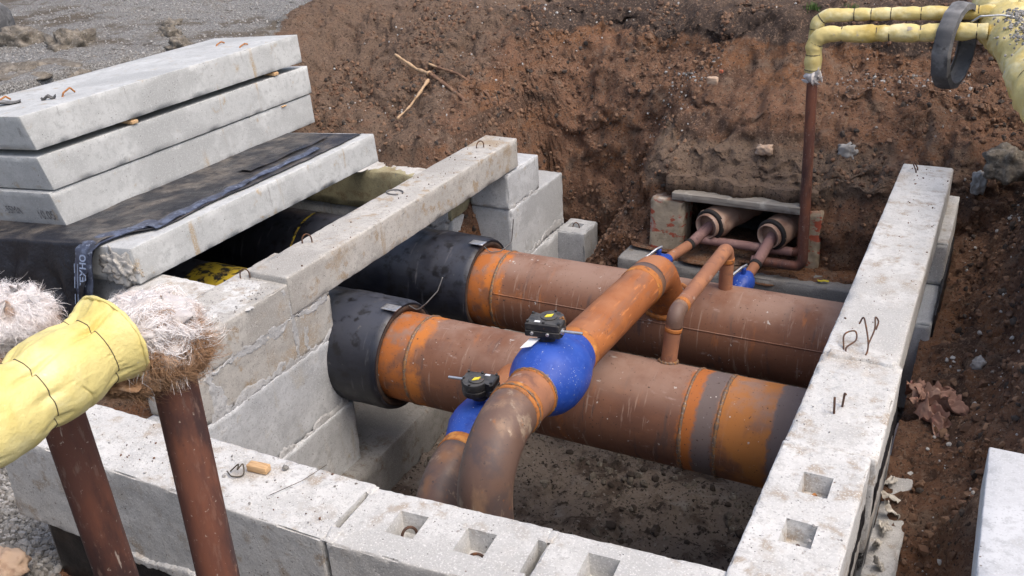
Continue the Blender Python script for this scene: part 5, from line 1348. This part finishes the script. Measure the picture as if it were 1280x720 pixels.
r_ = root([on(-5.93, 9.35, .04), on(-5.9, 9.1, .06), on(-5.95, 8.95, .07), on(-6.0, 8.75, .05)], .018, .008, M['root_pale'], 'short pale root hanging down the brown bank'); r_['group'] = GR
# scraps along the right footing
def rag(c, a, b, yaw, seed, m, pitch=.3, amp=.05, folds=2.2):
    """a crumpled piece of cloth or film: sheet with sharp folds and torn outline"""
    n, k = 44, 26
    u, v = np.meshgrid(np.linspace(-1, 1, n), np.linspace(-1, 1, k), indexing='ij')
    un, vn = u.ravel(), v.ravel()
    edge = 1 + .12 * fbm(np.stack([un * 3 + seed, vn * 3, un * 0], 1), 3, seed)
    x, y = un * a * edge, vn * b * edge
    q = np.stack([un * 1.3 + seed, vn * 1.3 * b / a * 1.6, un * 0], 1)
    ph = (vn * folds + 1.1 * fbm(q, 3, seed)) * 1.6
    tri = np.abs((ph / math.pi) % 2 - 1) * 2 - 1
    z = amp * (.8 * tri + .9 * fbm(q * 1.7, 3, seed + 2)) + amp * .25 * np.abs(fbm(q * 5, 2, seed + 3))
    x = x + amp * .5 * fbm(q * 2 + 5, 3, seed + 4)
    V = np.stack([x, y, z], 1)
    V = roty(V, pitch); V = rotz(V, yaw) + np.array(c)
    F = [(i * k + j, (i + 1) * k + j, (i + 1) * k + j + 1, i * k + j + 1) for i in range(n - 1) for j in range(k - 1)]
    m_ = len(V); V2 = V - np.array((0, 0, .004))
    return np.concatenate([V, V2]), F + [tuple(x + m_ for x in reversed(f)) for f in F]
rg_t = thing('rag', 'crumpled pinkish cloth rag beside the right wall in the trench', 'rag', (-.1, 5.75, -3.4))
for c, a, b, yw, sd_, pt in (((-.12, 5.86, -3.34), .15, .11, .2, 3, .12), ((-.05, 5.76, -3.33), .15, .045, -.08, 5, .1), ((-.06, 5.62, -3.38), .15, .05, -.95, 7, .28)):
    part('cloth', *rag(c, a, b, yw, sd_, M['rag'], pt, .055, 2.8), M['rag'], rg_t)
GSC = 'torn film scraps on the right footing'
for i, (y, dx, a, b, yw, pt) in enumerate(((4.99, -.05, .07, .022, 1.3, .2), (4.82, -.01, .075, .02, .1, .5), (4.70, .0, .08, .03, .5, .9), (4.55, -.02, .06, .025, 1.9, .3), (4.40, -.04, .08, .018, 1.5, .6), (4.24, -.01, .05, .025, .8, 1.0), (4.12, .0, .06, .02, 2.4, .4))):
    tag(part('film_scrap', *rag((-.19 + dx, y, -3.46), a, b, yw, 13 + i, M['scrap'], pt, .014, 1.2), M['scrap']), 'small torn off-white film scrap on the narrow right footing', 'scrap', GSC)
tag(part('leaf', *rag((.085, 5.05, -3.46), .022, .012, .6, 3, M['leaf'], .1, .004), M['leaf']), 'single bright yellow leaf on the trench soil', 'leaf')
tag(part('leaf', *rag((-1.28, 8.78, -3.99), .05, .015, .3, 4, M['leaf'], .1, .006), M['leaf']), 'yellow scrap of leaf on the old channel base', 'leaf')
# cable and stick on the pit floor
cbp = fillet([(-2.3, 5.3, -5.17), (-2.6, 5.6, -5.16), (-3.1, 5.95, -5.12), (-2.95, 6.2, -5.15), (-2.5, 6.3, -5.14), (-2.2, 6.2, -5.15)], .15, .03)
def pz(x, y, dz): return (x, y, float(ground_z(np.array([x]), np.array([y]))[0]) + dz)
PF = -5.318
cbp = fillet([(-2.5, 5.2, PF + .03), (-2.75, 5.7, PF + .10), (-2.95, 6.25, PF + .02), (-2.6, 6.75, PF + .03), (-2.25, 6.7, PF + .02), (-2.5, 6.25, PF + .02), (-3.2, 5.9, PF + .02)], .18, .03)
tag(part('cable', *tube(cbp, .011, 8), M['wire_wrap']), 'dark looped cable lying on the pit floor under the near main', 'cable')
tag(part('stick', *tube(fillet([(-1.75, 5.75, PF + .02), (-1.45, 6.1, PF + .04), (-1.2, 6.3, PF + .02)], .1, .03), .012, 8), M['root']), 'dark bent stick on the pit floor beside the white beam', 'stick')
# fragments of grass at the rim
def tuft(x, y, n, seed, label):
    rg = np.random.default_rng(seed); V, F = [], []
    for i in range(n):
        q = np.array(pz(x + rg.normal() * .06, y + rg.normal() * .04, -.005)); h = rg.uniform(.04, .1); a = rg.uniform(0, 6.28); l = rg.uniform(.01, .06)
        d = np.array((math.cos(a), math.sin(a), 0)); b = len(V); s_ = np.array((-d[1], d[0], 0)) * .004
        V += [q - s_, q + s_, q + d * l * .4 + s_ * .7 + (0, 0, h * .7), q + d * l * .4 - s_ * .7 + (0, 0, h * .7), q + d * l + (0, 0, h)]
        F += [(b, b + 1, b + 2, b + 3), (b + 3, b + 2, b + 4)]
    return struct(part('grass', np.array(V), F, M['green']), 'stuff')
tuft(-2.0, 11.0, 120, 1, 'green grass tuft on the bank rim left of the yellow pipes')
tuft(-1.62, 10.98, 110, 2, 'small green grass tuft on the bank rim just above the pipe elbow')
def crumbs(n, x0, x1, y0, y1, z, m, seed, name, s0=.0018, s1=.009):
    rg = np.random.default_rng(seed)
    px, py = rg.uniform(x0, x1, n), rg.uniform(y0, y1, n)
    k = rg.uniform(0, 1, n) < .2 + .8 * sstep(fbm(np.stack([px * 5, py * 5, px * 0], 1), 3, seed), 0, .5)
    px, py = px[k], py[k]; sz = s0 + (s1 - s0) * rg.uniform(0, 1, len(px)) ** 5
    scatter(name, np.stack([px, py, z + sz * .4], 1), sz, m, seed)
crumbs(420, -4.4, -2.34, 2.53, 2.92, -2.699, M['stone'], 1, 'concrete_crumbs')
crumbs(200, -4.4, -2.34, 2.53, 2.92, -2.699, M['stone_brown'], 2, 'soil_crumbs', .0025, .007)
crumbs(200, -.67, -.29, 2.8, 4.95, -2.697, M['stone'], 3, 'concrete_crumbs')
crumbs(140, -.67, -.29, 4.95, 8.5, -2.699, M['stone_brown'], 4, 'soil_crumbs', .003, .009)
crumbs(300, -4.93, -4.5, 3.9, 4.86, -2.878, M['stone'], 5, 'concrete_crumbs', .003, .012)
crumbs(150, -4.8, -4.47, 4.95, 8.6, -2.829, M['stone_brown'], 6, 'soil_crumbs', .003, .009)
lump('rubble_lump', (-11.66, 8.2, -1.84), (.17, .25, .27), 51, M['rubber'], 'smooth dark grey rounded object cut by the left frame edge on the gravel', 'lump', .06)
lump('earth_clod', (-8.85, 8.4, -1.93), (.16, .13, .12), 52, M['clod'], 'dark grey clod on the gravel beyond the middle of the slab stack', 'clod', .36, boxy=.25, freq=2.6)
lump('earth_clod', (-9.3, 8.9, -1.93), (.12, .12, .09), 53, M['clod'], 'farthest small grey clod on the gravel near the soil edge', 'clod', .36, boxy=.25, freq=2.6)
